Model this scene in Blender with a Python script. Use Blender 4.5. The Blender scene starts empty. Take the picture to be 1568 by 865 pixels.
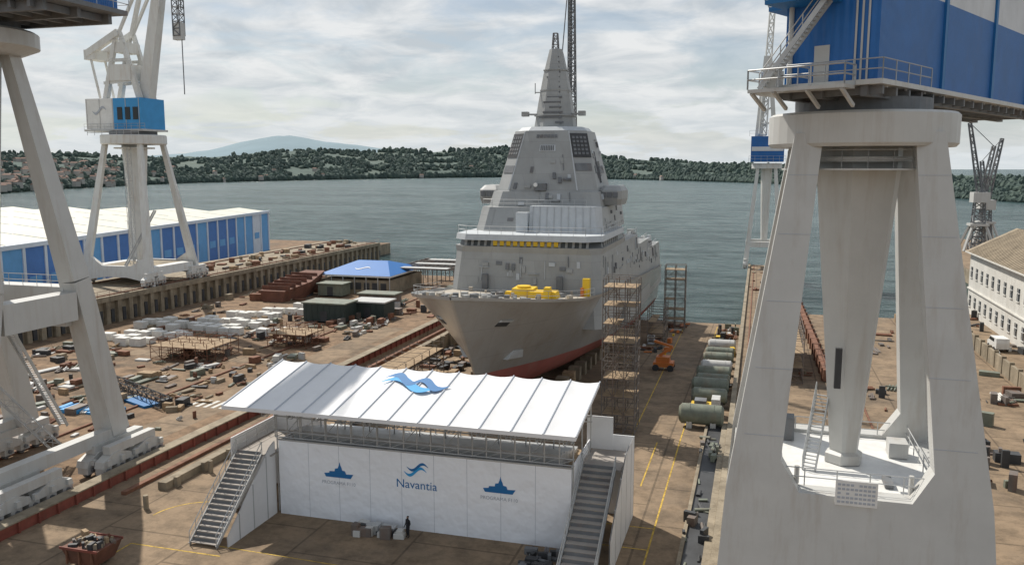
import bpy, math, random
from mathutils import Vector, noise, Matrix
random.seed(7)
S=bpy.context.scene
D=bpy.data
# ------------------------------------------------------------------ materials
def mat(name,col,rough=.6,metal=0,var=.15,scale=.5,bump=0,bscale=4,rust=0,rcol=(.22,.10,.045),rz=.15,rscale=.6,spec=.4):
    m=D.materials.new(name); m.use_nodes=True
    nt=m.node_tree; N=nt.nodes; L=nt.links
    b=N['Principled BSDF']; b.inputs['Roughness'].default_value=rough; b.inputs['Metallic'].default_value=metal
    b.inputs['Specular IOR Level'].default_value=spec
    tc=N.new('ShaderNodeTexCoord')
    n=N.new('ShaderNodeTexNoise'); n.inputs['Scale'].default_value=scale; n.inputs['Detail'].default_value=6; n.inputs['Roughness'].default_value=.65
    L.new(tc.outputs['Object'],n.inputs['Vector'])
    r=N.new('ShaderNodeMapRange'); r.inputs[1].default_value=.3; r.inputs[2].default_value=.7
    L.new(n.outputs['Fac'],r.inputs[0])
    mx=N.new('ShaderNodeMix'); mx.data_type='RGBA'
    mx.inputs[6].default_value=(*[c*(1-var) for c in col],1); mx.inputs[7].default_value=(*[min(1,c*(1+var)) for c in col],1)
    L.new(r.outputs[0],mx.inputs[0]); out=mx.outputs[2]
    if rust>0:
        mp=N.new('ShaderNodeMapping'); mp.inputs['Scale'].default_value=(1,1,rz)
        L.new(tc.outputs['Object'],mp.inputs[0])
        n2=N.new('ShaderNodeTexNoise'); n2.inputs['Scale'].default_value=rscale; n2.inputs['Detail'].default_value=9; n2.inputs['Roughness'].default_value=.7
        L.new(mp.outputs[0],n2.inputs['Vector'])
        r2=N.new('ShaderNodeMapRange'); r2.inputs[1].default_value=.50; r2.inputs[2].default_value=.72; r2.inputs[4].default_value=rust
        L.new(n2.outputs['Fac'],r2.inputs[0])
        m2=N.new('ShaderNodeMix'); m2.data_type='RGBA'; m2.inputs[7].default_value=(*rcol,1)
        L.new(r2.outputs[0],m2.inputs[0]); L.new(out,m2.inputs[6]); out=m2.outputs[2]
    L.new(out,b.inputs['Base Color'])
    if bump>0:
        n3=N.new('ShaderNodeTexNoise'); n3.inputs['Scale'].default_value=bscale; n3.inputs['Detail'].default_value=5
        L.new(tc.outputs['Object'],n3.inputs['Vector'])
        bp=N.new('ShaderNodeBump'); bp.inputs['Strength'].default_value=bump; bp.inputs['Distance'].default_value=.1
        L.new(n3.outputs['Fac'],bp.inputs['Height']); L.new(bp.outputs[0],b.inputs['Normal'])
    return m
def corrugate(m,axis_scale=(3,3,0),dist=.05):
    nt=m.node_tree;N=nt.nodes;L=nt.links
    tc=N.new('ShaderNodeTexCoord');mp=N.new('ShaderNodeMapping');mp.inputs['Scale'].default_value=axis_scale
    w=N.new('ShaderNodeTexWave');w.wave_type='BANDS';w.bands_direction='DIAGONAL';w.inputs['Scale'].default_value=1
    L.new(tc.outputs['Object'],mp.inputs[0]);L.new(mp.outputs[0],w.inputs['Vector'])
    bp=N.new('ShaderNodeBump');bp.inputs['Strength'].default_value=.8;bp.inputs['Distance'].default_value=dist
    L.new(w.outputs['Fac'],bp.inputs['Height']);L.new(bp.outputs[0],N['Principled BSDF'].inputs['Normal'])
    return m
def panels(m,sc=.35,c2=.93,mort=.80,bw=.9,rh=.55,xy=False,ms=.008):
    nt=m.node_tree;N=nt.nodes;L=nt.links;b=N['Principled BSDF']
    src=b.inputs['Base Color'].links[0].from_socket
    tc=N.new('ShaderNodeTexCoord');sp=N.new('ShaderNodeSeparateXYZ');L.new(tc.outputs['Object'],sp.inputs[0])
    cb=N.new('ShaderNodeCombineXYZ')
    if xy: L.new(sp.outputs[1],cb.inputs[0]);L.new(sp.outputs[0],cb.inputs[1])
    else:
        ad=N.new('ShaderNodeMath');ad.operation='ADD';L.new(sp.outputs[0],ad.inputs[0]);L.new(sp.outputs[1],ad.inputs[1])
        L.new(ad.outputs[0],cb.inputs[0]);L.new(sp.outputs[2],cb.inputs[1])
    br=N.new('ShaderNodeTexBrick');br.inputs['Scale'].default_value=sc;br.inputs['Color1'].default_value=(1,1,1,1);br.inputs['Color2'].default_value=(c2,c2,c2,1)
    br.inputs['Mortar'].default_value=(mort,mort,mort,1);br.inputs['Mortar Size'].default_value=ms;br.inputs['Brick Width'].default_value=bw;br.inputs['Row Height'].default_value=rh
    L.new(cb.outputs[0],br.inputs['Vector'])
    mm=N.new('ShaderNodeMix');mm.data_type='RGBA';mm.blend_type='MULTIPLY';mm.inputs[0].default_value=1
    L.new(src,mm.inputs[6]);L.new(br.outputs['Color'],mm.inputs[7]);L.new(mm.outputs[2],b.inputs['Base Color'])
    return m
def grime(m,sc,lo,hi,dark):
    nt=m.node_tree;N=nt.nodes;L=nt.links;b=N['Principled BSDF'];src=b.inputs['Base Color'].links[0].from_socket
    tc=N.new('ShaderNodeTexCoord');n=N.new('ShaderNodeTexNoise');n.inputs['Scale'].default_value=sc;n.inputs['Detail'].default_value=10;n.inputs['Roughness'].default_value=.75
    L.new(tc.outputs['Object'],n.inputs['Vector']);r=N.new('ShaderNodeMapRange');r.inputs[1].default_value=lo;r.inputs[2].default_value=hi;r.inputs[3].default_value=1;r.inputs[4].default_value=dark;L.new(n.outputs['Fac'],r.inputs[0])
    mm=N.new('ShaderNodeMix');mm.data_type='RGBA';mm.blend_type='MULTIPLY';mm.inputs[0].default_value=1;L.new(src,mm.inputs[6]);L.new(r.outputs[0],mm.inputs[7]);L.new(mm.outputs[2],b.inputs['Base Color']);return m
conc=grime(panels(mat('concrete_ground',(.27,.195,.125),.9,var=.2,scale=.15,bump=.4,bscale=3,rust=.8,rcol=(.155,.125,.095),rz=1,rscale=.05),.12,.9,.58,1,1,True,.012),.5,.44,.68,.48)
yardm=grime(mat('yard_ground',(.25,.165,.10),.95,var=.25,scale=.2,bump=.6,bscale=2,rust=.9,rcol=(.14,.115,.085),rz=1,rscale=.07),.45,.43,.66,.40)
wallc=mat('quay_concrete',(.28,.235,.17),.9,var=.35,scale=.4,bump=.4,rust=.8,rcol=(.11,.085,.055))
craneW=mat('crane_paint_white',(.66,.66,.63),.45,var=.06,rust=.4,rcol=(.40,.28,.18),rscale=1.2,rz=.1)
craneG=mat('crane_paint_grey',(.52,.52,.50),.42,var=.05,rust=.40,rcol=(.33,.27,.21),rscale=1.1,rz=.06)
craneD=mat('crane_steel_dark',(.16,.17,.18),.6,var=.25,rust=.3)
blueP=corrugate(mat('blue_cladding',(.02,.14,.42),.45,var=.12,rust=.15,rcol=(.12,.12,.14)))
whiteP=corrugate(mat('white_cladding',(.70,.72,.74),.5,var=.08,rust=.15,rcol=(.4,.35,.3)))
blueL=mat('light_blue_paint',(.05,.30,.62),.5,var=.1)
rail=mat('galvanised_steel',(.46,.47,.47),.45,metal=.4,var=.15)
scaf=mat('scaffold_steel',(.17,.15,.135),.7,metal=.2,var=.3,rust=.6)
wood=mat('scaffold_boards',(.32,.23,.14),.85,var=.3,scale=2)
rustm=mat('rusty_steel',(.19,.09,.055),.85,var=.4,scale=1,bump=.3)
redst=mat('red_oxide_steel',(.24,.07,.05),.7,var=.3,scale=.8,rust=.6,rcol=(.12,.07,.05))
hullr=mat('rusted_plate',(.17,.075,.05),.8,var=.35,scale=.5,rust=.6,rcol=(.10,.07,.055))
yel=mat('yellow_paint',(.76,.50,.03),.5,var=.1)
orange=mat('orange_paint',(.55,.17,.04),.5,var=.1)
white=mat('white_paint',(.74,.74,.72),.5,var=.08,scale=1,rust=.3,rcol=(.45,.42,.38))
dark=mat('dark_steel',(.05,.052,.055),.6,var=.3)
bandm=mat('tinted_bridge_windows',(.10,.11,.115),.3,var=.2)
glass=mat('dark_glass',(.02,.025,.03),.12,var=.1)
green=mat('olive_green_paint',(.17,.19,.15),.6,var=.25,scale=1,rust=.4)
dkgreen=mat('dark_green_paint',(.035,.05,.045),.6,var=.2)
hullm=panels(mat('hull_primer_grey',(.39,.385,.37),.26,var=.08,scale=.15,rust=.65,rcol=(.30,.255,.20),rz=.5,rscale=.12,spec=.8),.16,.97,.86,1.3,.6,False,.006)  # brown patches: primer tones plus ground reflection put into the colour
superm=panels(mat('superstructure_grey',(.36,.37,.365),.5,var=.08,scale=.4,rust=.4,rcol=(.26,.255,.24),rz=.3,rscale=.4),.3,.92,.78,1.2,.7,False,.008)
antif=mat('antifouling_red',(.34,.11,.09),.6,var=.15,scale=.3,rust=.5,rcol=(.25,.16,.14))
superL=mat('light_grey_sheeting',(.50,.53,.55),.6,var=.08,scale=1)
deckm=mat('ship_deck_grey',(.40,.36,.30),.8,var=.2,scale=.5)
fabric=mat('white_tent_fabric',(.76,.765,.77),.55,var=.04,scale=.6,bump=.25,bscale=.8)
logoB=mat('logo_blue',(.015,.15,.38),.5,var=.03)
logoL=mat('logo_light_blue',(.03,.33,.68),.5,var=.03)
printg=mat('printed_grey_text',(.42,.45,.50),.6,var=.03)
tile=mat('clay_roof_tiles',(.28,.23,.165),.9,var=.3,scale=.5,bump=.4)
cream=mat('cream_roof_sheet',(.62,.61,.52),.6,var=.12,scale=.05,rust=.4,rcol=(.42,.42,.38),rz=1,rscale=.05)
plaster=mat('white_plaster',(.60,.59,.55),.85,var=.1,rust=.45,rcol=(.40,.37,.32))
blockm=mat('white_block_concrete',(.66,.65,.61),.8,var=.12,scale=2)
linem=grime(mat('yellow_line_paint',(.58,.38,.06),.8,var=.3,scale=2),1.5,.45,.6,.5)
# ------------------------------------------------------------------ builder
class B:
    def __init__(s,name): s.n=name;s.v=[];s.f=[];s.mi=[];s.m=[];s.sm=[]
    def slot(s,m):
        if m not in s.m: s.m.append(m)
        return s.m.index(m)
    def add(s,vs,fs,m,smooth=False):
        o=len(s.v); s.v+= [tuple(v) for v in vs]; k=s.slot(m)
        for f in fs: s.f.append([i+o for i in f]); s.mi.append(k); s.sm.append(smooth)
    def hexa(s,p,m):
        s.add(p,[(3,2,1,0),(4,5,6,7),(0,1,5,4),(1,2,6,5),(2,3,7,6),(3,0,4,7)],m)
    def box(s,x0,x1,y0,y1,z0,z1,m,rot=0,tx=0,ty=0):
        p=[(x0,y0,z0),(x1,y0,z0),(x1,y1,z0),(x0,y1,z0),(x0+tx,y0+ty,z1),(x1-tx,y0+ty,z1),(x1-tx,y1-ty,z1),(x0+tx,y1-ty,z1)]
        if rot:
            cx=(x0+x1)/2;cy=(y0+y1)/2;c=math.cos(rot);sn=math.sin(rot)
            p=[(cx+(a-cx)*c-(b-cy)*sn,cy+(a-cx)*sn+(b-cy)*c,z) for a,b,z in p]
        s.hexa(p,m)
    def beam(s,p,q,w,h,m,w2=None,h2=None,up=(0,0,1)):
        p=Vector(p);q=Vector(q);d=(q-p).normalized();u=Vector(up)
        if abs(d.dot(u))>.98: u=Vector((0,1,0))
        a=d.cross(u).normalized();b=a.cross(d).normalized()
        w2=w if w2 is None else w2;h2=h if h2 is None else h2
        P=[p-a*w/2-b*h/2,p+a*w/2-b*h/2,p+a*w/2+b*h/2,p-a*w/2+b*h/2,q-a*w2/2-b*h2/2,q+a*w2/2-b*h2/2,q+a*w2/2+b*h2/2,q-a*w2/2+b*h2/2]
        s.hexa(P,m)
    def tube(s,p,q,r,m,n=6,r2=None,cap=True,smooth=True):
        p=Vector(p);q=Vector(q);d=(q-p).normalized();u=Vector((0,0,1))
        if abs(d.z)>.98: u=Vector((0,1,0))
        a=d.cross(u).normalized();b=a.cross(d);r2=r if r2 is None else r2
        vs=[p+(a*math.cos(2*math.pi*i/n)+b*math.sin(2*math.pi*i/n))*r for i in range(n)]+[q+(a*math.cos(2*math.pi*i/n)+b*math.sin(2*math.pi*i/n))*r2 for i in range(n)]
        s.add(vs,[(i,(i+1)%n,n+(i+1)%n,n+i) for i in range(n)],m,smooth and n>6)
        if cap: s.add(vs,[tuple(range(n))[::-1],tuple(range(n,2*n))],m)
    def prism(s,poly,f0,f1,m):
        n=len(poly);vs=[f0(*p) for p in poly]+[f1(*p) for p in poly]
        s.add(vs,[tuple(range(n))[::-1],tuple(range(n,2*n))]+[(i,(i+1)%n,n+(i+1)%n,n+i) for i in range(n)],m)
    def loft(s,rings,m,smooth=False,cap=True):
        n=len(rings[0]);vs=[p for r in rings for p in r];fs=[]
        for k in range(len(rings)-1):
            for i in range(n): fs.append((k*n+i,k*n+(i+1)%n,(k+1)*n+(i+1)%n,(k+1)*n+i))
        s.add(vs,fs,m,smooth)
        if cap: s.add(rings[0],[tuple(range(n))[::-1]],m); s.add(rings[-1],[tuple(range(n))],m)
    def rail(s,pts,m,h=1.1,sp=1.6,r=.035):
        for a,b in zip(pts[:-1],pts[1:]):
            a=Vector(a);b=Vector(b);n=max(1,int((b-a).length/sp))
            for i in range(n+1):
                p=a.lerp(b,i/n); s.tube(p,p+Vector((0,0,h)),r,m,4,cap=False)
            for t in (.5,1): s.tube(a+Vector((0,0,h*t)),b+Vector((0,0,h*t)),r,m,4,cap=False)
    def lattice(s,p,q,w,n,m,r=.08,w2=None):
        p=Vector(p);q=Vector(q);d=(q-p).normalized();u=Vector((0,0,1))
        if abs(d.z)>.95:u=Vector((0,1,0))
        a=d.cross(u).normalized();b=a.cross(d);w2=w if w2 is None else w2
        pr=None
        for k in range(n+1):
            t=k/n;c=p.lerp(q,t);ww=(w+(w2-w)*t)/2
            cs=[c+a*ww*x+b*ww*y for x,y in((-1,-1),(1,-1),(1,1),(-1,1))]
            for i in range(4): s.tube(cs[i],cs[(i+1)%4],r*.6,m,4,cap=False)
            if pr:
                for i in range(4):
                    s.tube(pr[i],cs[i],r,m,4,cap=False)
                    s.tube(pr[i],cs[(i+1)%4] if k%2 else cs[(i-1)%4],r*.6,m,4,cap=False)
            pr=cs
    def stairs(s,p,q,w,m,n=None,axis=None):
        p=Vector(p);q=Vector(q);dz=q.z-p.z;n=n or max(3,int(abs(dz)/.2))
        d=Vector((q.x-p.x,q.y-p.y,0));d.normalize();a=Vector((-d.y,d.x,0))
        run=(Vector((q.x,q.y,0))-Vector((p.x,p.y,0))).length/n
        for i in range(n):
            c=p.lerp(q,(i+.5)/n);c.z=p.z+dz*(i+1)/n
            s.beam(c-a*w/2,c+a*w/2,run*.95,.05,m)
        for sg in(-1,1): s.beam(p+a*w/2*sg,q+a*w/2*sg,.06,.3,m)
    def done(s,bevel=0):
        me=D.meshes.new(s.n);me.from_pydata(s.v,[],s.f)
        for m in s.m: me.materials.append(m)
        me.polygons.foreach_set('material_index',s.mi);me.polygons.foreach_set('use_smooth',s.sm);me.update()
        o=D.objects.new(s.n,me);S.collection.objects.link(o)
        if bevel:
            md=o.modifiers.new('b','BEVEL');md.width=bevel;md.segments=2;md.limit_method='ANGLE'
        return o
def interp(x,xs,ys):
    if x<=xs[0]:return ys[0]
    for i in range(len(xs)-1):
        if x<=xs[i+1]:
            t=(x-xs[i])/(xs[i+1]-xs[i]);return ys[i]+(ys[i+1]-ys[i])*t
    return ys[-1]
def textmesh(b,txt,size,xf,m,align='CENTER'):
    cu=D.curves.new('t','FONT');cu.body=txt;cu.size=size;cu.align_x=align
    o=D.objects.new('t',cu);S.collection.objects.link(o);bpy.context.view_layer.update()
    me=o.evaluated_get(bpy.context.evaluated_depsgraph_get()).to_mesh()
    b.add([xf(v.co.x,v.co.y) for v in me.vertices],[tuple(p.vertices) for p in me.polygons],m)
    D.objects.remove(o)
# ------------------------------------------------------------------ ground
WZ=-4.0
g=B('ground')
def slab(x0,x1,y0,y1,z,m,zb=-9,side=None):
    g.add([(x0,y0,z),(x1,y0,z),(x1,y1,z),(x0,y1,z)],[(0,1,2,3)],m)
    g.add([(x0,y0,z),(x1,y0,z),(x1,y1,z),(x0,y1,z),(x0,y0,zb),(x1,y0,zb),(x1,y1,zb),(x0,y1,zb)],[(0,4,5,1),(1,5,6,2),(2,6,7,3),(3,7,4,0)],side or wallc)
slab(-116,-56,-60,212,0,yardm)
slab(-420,-136,-60,300,0,yardm)
slab(8.5,200,-60,176,0,conc)
slab(58,200,176,380,0,conc)
slab(38,58,176,196,0,conc)
slab(-2.5,8.5,-60,262,0,conc)
slab(-56,-2.5,-60,90,-.003,conc)
g.add([(-56,90,-.003),(-2.5,90,-.003),(-2.5,240,-6.45),(-56,240,-6.45)],[(0,1,2,3)],conc)
slab(-420,200,-500,-60,0,conc)
g.done()
fl=B('floor_markings')
def fz(y): return (0 if y<90 else -.043*(y-90))+.006
def line(p,q,w=.14):
    p=Vector((p[0],p[1],0));q=Vector((q[0],q[1],0));n=max(1,int((q-p).length/8));d=(q-p).normalized();a=Vector((-d.y,d.x,0))*w/2
    for i in range(n):
        s=p.lerp(q,i/n);e=p.lerp(q,(i+1)/n)
        if (s.y-90)*(e.y-90)<0: continue
        fl.add([(s-a).to_tuple()[:2]+(fz(s.y),),(s+a).to_tuple()[:2]+(fz(s.y),),(e+a).to_tuple()[:2]+(fz(e.y),),(e-a).to_tuple()[:2]+(fz(e.y),)],[(0,1,2,3)],linem)
line((-12.4,56),(-12.4,90));line((-12.4,90),(-14,180))
line((-7.2,50),(-7.2,90));line((-7.2,90),(-7.4,178))
line((-24,54),(-24,40));line((-12.4,62),(-7.2,62));line((-12.4,66),(-7.2,66));line((-9.5,75),(-9.5,88))
line((-46,52),(-38,52));line((-46,52),(-46,40))
for i in range(14):
    a0=math.pi*(.5+.5*i/14);a1=math.pi*(.5+.5*(i+1)/14)
    line((-44+4*math.cos(a0),57+4*math.sin(a0)),(-44+4*math.cos(a1),57+4*math.sin(a1)))
line((-24,53),(-30,48));line((-24,53),(-40,53.5),.1);line((3,40),(3,58));line((8,40),(8,58));line((10,66),(10,100));line((16,66),(15,120))
for(x0,x1,y0,y1) in((-66,-61,72,140),(-95,-66,108,111.5)):
    fl.add([(x0,y0,.004),(x1,y0,.004),(x1,y1,.004),(x0,y1,.004)],[(0,1,2,3)],conc)
for i in range(5): fl.add([(-66.5+i*1.1,86,.012),(-66+i*1.1,86,.012),(-66+i*1.1,89,.012),(-66.5+i*1.1,89,.012)],[(0,1,2,3)],plaster)
fl.done()
# water
wm=D.materials.new('sea_water');wm.use_nodes=True;nt=wm.node_tree;N=nt.nodes;L=nt.links;b=N['Principled BSDF']
b.inputs['Roughness'].default_value=.2;b.inputs['IOR'].default_value=1.33
tc=N.new('ShaderNodeTexCoord')
def wn(scale,det,mscale,rot,rough=.6,dis=0):
    mp=N.new('ShaderNodeMapping');mp.inputs['Scale'].default_value=mscale;mp.inputs['Rotation'].default_value=(0,0,rot);L.new(tc.outputs['Object'],mp.inputs[0])
    n=N.new('ShaderNodeTexNoise');n.inputs['Scale'].default_value=scale;n.inputs['Detail'].default_value=det;n.inputs['Roughness'].default_value=rough;n.inputs['Distortion'].default_value=dis
    L.new(mp.outputs[0],n.inputs['Vector']);return n
def wr(n,a,b_,c,d_):
    r=N.new('ShaderNodeMapRange');r.inputs[1].default_value=a;r.inputs[2].default_value=b_;r.inputs[3].default_value=c;r.inputs[4].default_value=d_;L.new(n,r.inputs[0]);return r.outputs[0]
n1=wn(.006,8,(.5,1.8,1),.25,.65,.6);n4=wn(.11,12,(.55,1.3,1),.3,.78)
avg=N.new('ShaderNodeMath');avg.operation='MULTIPLY_ADD';L.new(wr(n1.outputs['Fac'],.36,.64,0,.5),avg.inputs[0]);avg.inputs[1].default_value=1;L.new(wr(n4.outputs['Fac'],.38,.62,-.35,.75),avg.inputs[2]);avg.use_clamp=True
mx=N.new('ShaderNodeMix');mx.data_type='RGBA';mx.inputs[6].default_value=(.016,.046,.050,1);mx.inputs[7].default_value=(.075,.135,.135,1);L.new(avg.outputs[0],mx.inputs[0]);L.new(mx.outputs[2],b.inputs['Base Color'])
L.new(wr(avg.outputs[0],0,1,.08,.36),b.inputs['Specular IOR Level'])
n2=wn(.28,9,(.6,1.4,1),.3,.7);n3=wn(.05,6,(.5,1.6,1),.2,.6)
ad=N.new('ShaderNodeMath');ad.operation='MULTIPLY_ADD';L.new(n3.outputs['Fac'],ad.inputs[0]);ad.inputs[1].default_value=3.0;L.new(n2.outputs['Fac'],ad.inputs[2])
bp=N.new('ShaderNodeBump');bp.inputs['Strength'].default_value=1;bp.inputs['Distance'].default_value=2.6;L.new(ad.outputs[0],bp.inputs['Height']);L.new(bp.outputs[0],b.inputs['Normal'])
w=B('sea_water');w.add([(-9000,-3000,WZ),(9000,-3000,WZ),(9000,12000,WZ),(-9000,12000,WZ)],[(0,1,2,3)],wm);w.done()
# ------------------------------------------------------------------ terrain
AN=[-85,-60,-47.2,-37.7,-28.4,-17.2,-9.4,-.6,5,11.2,14.6,30,80]
RD=[900,1000,1232,1825,2251,2737,2330,1834,1500,1020,923,800,700]
EL=[20,20,17,15,20,23,12,2,-4,-14,-17,-14,-10]
forest=mat('forest_hill_hazed',(.085,.12,.105),1,var=.2,scale=.02,rust=.6,rcol=(.15,.165,.125),rz=1,rscale=.005)  # bluish distance haze is mixed into the hill colour
hazeh=mat('hazy_mountain',(.22,.30,.34),1,var=.08,scale=.003)  # aerial haze painted as a pale blue base colour
T=B('hills_terrain');na=360;nr=26;grid=[]
def th_(an,k):
    R=interp(an,AN,RD);e=interp(an,AN,EL)/1312
    r=R+2200*(k/(nr-1))**1.6
    hmax=33+e*(R+900)
    t=min(1,(r-R)/900)
    h=hmax*(t**.7 if t<1 else 1)
    if r>R+1100: h*=max(.3,1-(r-R-1100)/1800)
    a=math.radians(an);x=r*math.sin(a);y=r*math.cos(a)
    nn=noise.fractal(Vector((x*.0022,y*.0022,3)),1,2,5)
    h=h*(1+.28*nn)*(1 if k else 0)+ (noise.noise(Vector((x*.02,y*.02,0)))*3 if k else 0)
    return x,y,WZ-(1 if k==0 else 0)+max(h,1.5 if k else 0)
for i in range(na+1):
    an=-85+165*i/na
    grid.append([th_(an,k) for k in range(nr)])
vs=[p for r in grid for p in r];fs=[]
for i in range(na):
    for k in range(nr-1): fs.append((i*nr+k,i*nr+k+1,(i+1)*nr+k+1,(i+1)*nr+k))
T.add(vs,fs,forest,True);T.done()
Mn=B('distant_mountain')
vs=[];fs=[];nx=90;ny=12
for i in range(nx+1):
    for j in range(ny+1):
        u=i/nx;v=j/ny;an=math.radians(-42+34*u);r=5200+2500*v
        prof=interp(math.degrees(an),[-42,-37,-35,-33,-31.5,-30,-28.5,-27,-25,-20,-8],[90,125,165,228,250,243,222,200,170,130,60])
        h=prof*(math.sin(math.pi*min(1,v*1.0))**.7)*(1+.06*noise.fractal(Vector((u*14,v*5,0)),1,2,4))
        vs.append((r*math.sin(an),r*math.cos(an),h-6))
for i in range(nx):
    for j in range(ny): a=i*(ny+1)+j;fs.append((a,a+1,a+ny+2,a+ny+1))
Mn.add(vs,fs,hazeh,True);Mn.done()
t_=(1+5**.5)/2
ico=[Vector(v).normalized() for v in((-1,t_,0),(1,t_,0),(-1,-t_,0),(1,-t_,0),(0,-1,t_),(0,1,t_),(0,-1,-t_),(0,1,-t_),(t_,0,-1),(t_,0,1),(-t_,0,-1),(-t_,0,1))]
icf=[(0,11,5),(0,5,1),(0,1,7),(0,7,10),(0,10,11),(1,5,9),(5,11,4),(11,10,2),(10,7,6),(7,1,8),(3,9,4),(3,4,2),(3,2,6),(3,6,8),(3,8,9),(4,9,5),(2,4,11),(6,2,10),(8,6,7),(9,8,1)]
treeA=mat('tree_foliage_dark_hazed',(.062,.09,.08),1,var=.25,scale=.03)  # both foliage tones carry distance haze in their colour
treeB=mat('tree_foliage_mid_hazed',(.085,.118,.098),1,var=.25,scale=.03)
Fo=B('distant_forest')
for c in range(17000):
    an=random.uniform(-58,24);k=random.random()**1.6*15
    if noise.noise(Vector((an*.45,k*.5,5)))<-.14 and k>.9: continue
    if an<-38 and random.random()<.3: continue
    k0=int(k);x0,y0,z0=th_(an,k0);x1,y1,z1=th_(an,k0+1);f_=k-k0
    if k0==0: f_=.4+.6*f_
    x=x0+(x1-x0)*f_;y=y0+(y1-y0)*f_;z=z0+(z1-z0)*f_
    sc=math.hypot(x,y)/2000*random.uniform(3,6)+1
    hh=sc*random.uniform(.8,1.5)
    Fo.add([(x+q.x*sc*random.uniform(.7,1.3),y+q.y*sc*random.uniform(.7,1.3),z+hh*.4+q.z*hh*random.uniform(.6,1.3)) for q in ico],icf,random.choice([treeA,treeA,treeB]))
Fo.done()
V=B('hillside_village');wallp=mat('house_walls_hazed',(.42,.40,.37),.9,var=.2,scale=.01);rooft=mat('house_roofs_hazed',(.27,.18,.145),.9,var=.3,scale=.01)  # house colours muted to paint in the distance haze
for c in range(330):
    an=random.choice([random.uniform(-54,-38),random.uniform(-52,-41),random.uniform(-52,-41),random.uniform(-36,-2)])
    k=1+random.random()*9 if an<-38 else 1+random.random()*5
    if an>=-38 and noise.noise(Vector((an*.6,0,9)))<.1: continue
    x,y,z=th_(an,max(1,int(k)))
    x+=random.uniform(-25,25);y+=random.uniform(-25,25);z+=random.uniform(0,3)
    wd=random.uniform(3.5,7);h=random.uniform(3,5);r=random.uniform(0,3)
    V.box(x-wd,x+wd,y-wd*.6,y+wd*.6,z-4,z+h,wallp,r)
    V.box(x-wd-.4,x+wd+.4,y-wd*.6-.4,y+wd*.6+.4,z+h,z+h+2.2,rooft,r,ty=wd*.55,tx=1)
V.done()
# ------------------------------------------------------------------ slip left edge & runway
e=B('crane_rail_girder')
e.box(-56.9,-56.0,20,150,0,.9,redst);e.box(-57.2,-55.9,20,150,.9,1.02,wallc)
for i in range(65): e.box(-55.99,-55.8,21+i*2,21.15+i*2,0,.9,redst)
e.box(-58.9,-58.6,20,190,0,.2,rustm);e.box(-72.2,-71.9,20,190,0,.2,rustm)
e.box(-57.9,-57.7,20,190,0,.3,rustm)
e.done()
e=B('slipway_side_wall')
e.box(-51.5,-50.6,62,150,-3,.7,wallc);e.box(-53.8,-53.3,60,160,-3,.3,rustm)
for i in range(21): e.box(-50.58,-50.2,63+i*4,63.5+i*4,-3,.9,wallc)
for i in range(9): e.tube((-49.5,58+i*9,-.5),(-49.5,58+i*9,1.2),.22,wallc,8)
e.done()
e=B('raised_crane_runway')
e.box(-135.5,-116,-40,246,-8,5,wallc)
e.box(-116,-115.2,-40,246.5,4.2,5.2,wallc);e.box(-117.2,-116.9,-40,246,5,5.25,rustm);e.box(-132.2,-131.9,-40,246,5,5.25,rustm)
for i in range(66):
    y=50+i*3; e.box(-115.99,-115.35,y,y+1.0,-8,4.2,wallc)
    e.box(-115.99,-115.6,y+1.5,y+2.3,.2,2.6,dark)
e.rail([(-115.4,60,5.2),(-115.4,246,5.2)],rustm,sp=3)
for i in range(60):
    x=random.uniform(-130,-119);y=random.uniform(165,244);e.box(x,x+random.uniform(.5,2),y,y+random.uniform(.5,3),5,5+random.uniform(.3,1.2),random.choice([rustm,wallc,wood,dark,rustm]),random.random())
e.done()
# ------------------------------------------------------------------ hall
def v3(p,z):return(p[0],p[1],z)
h=B('shipyard_hall')
A=Vector((-165,262));Bq=Vector((-131.5,88));d=(Bq-A).normalized();pn=Vector((d.y,-d.x));pn=-pn if pn.x>0 else pn
Ln=(Bq-A).length;W=105;nb=26
hb1=mat('hall_blue_a',(.06,.19,.52),.5,var=.08);hb2=mat('hall_blue_b',(.12,.36,.70),.5,var=.08);hb3=mat('hall_pale',(.60,.68,.78),.5,var=.08)
for i in range(nb):
    p=A+d*Ln*i/nb;q=A+d*Ln*(i+1)/nb
    m=[hb1,hb1,hb1,hb2][i%4] if i>2 else [hb2,hb3,hb2][i%3]
    h.add([v3(p,-4),v3(q,-4),v3(q,13),v3(p,13)],[(0,1,2,3)],m)
    o=-pn*.25;pp=p+d*.8
    h.hexa([v3(p,-4),v3(p+o,-4),v3(pp+o,-4),v3(pp,-4),v3(p,13),v3(p+o,13),v3(pp+o,13),v3(pp,13)],hb3)
    h.hexa([v3(p+d*2,5),v3(p+d*2+o*.4,5),v3(p+d*5.8+o*.4,5),v3(p+d*5.8,5),v3(p+d*2,7),v3(p+d*2+o*.4,7),v3(p+d*5.8+o*.4,7),v3(p+d*5.8,7)],hb2)
o=-pn*.6
h.hexa([v3(A,13),v3(A+o,13),v3(Bq+o,13),v3(Bq,13),v3(A,13.9),v3(A+o,13.9),v3(Bq+o,13.9),v3(Bq,13.9)],hb3)
C1=A+pn*W;C2=Bq+pn*W
h.add([v3(A,-4),v3(C1,-4),v3(C1,13),v3(A,13)],[(0,1,2,3)],hb1);h.add([v3(Bq,-4),v3(C2,-4),v3(C2,13),v3(Bq,13)],[(3,2,1,0)],hb1)
ng=5
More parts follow.
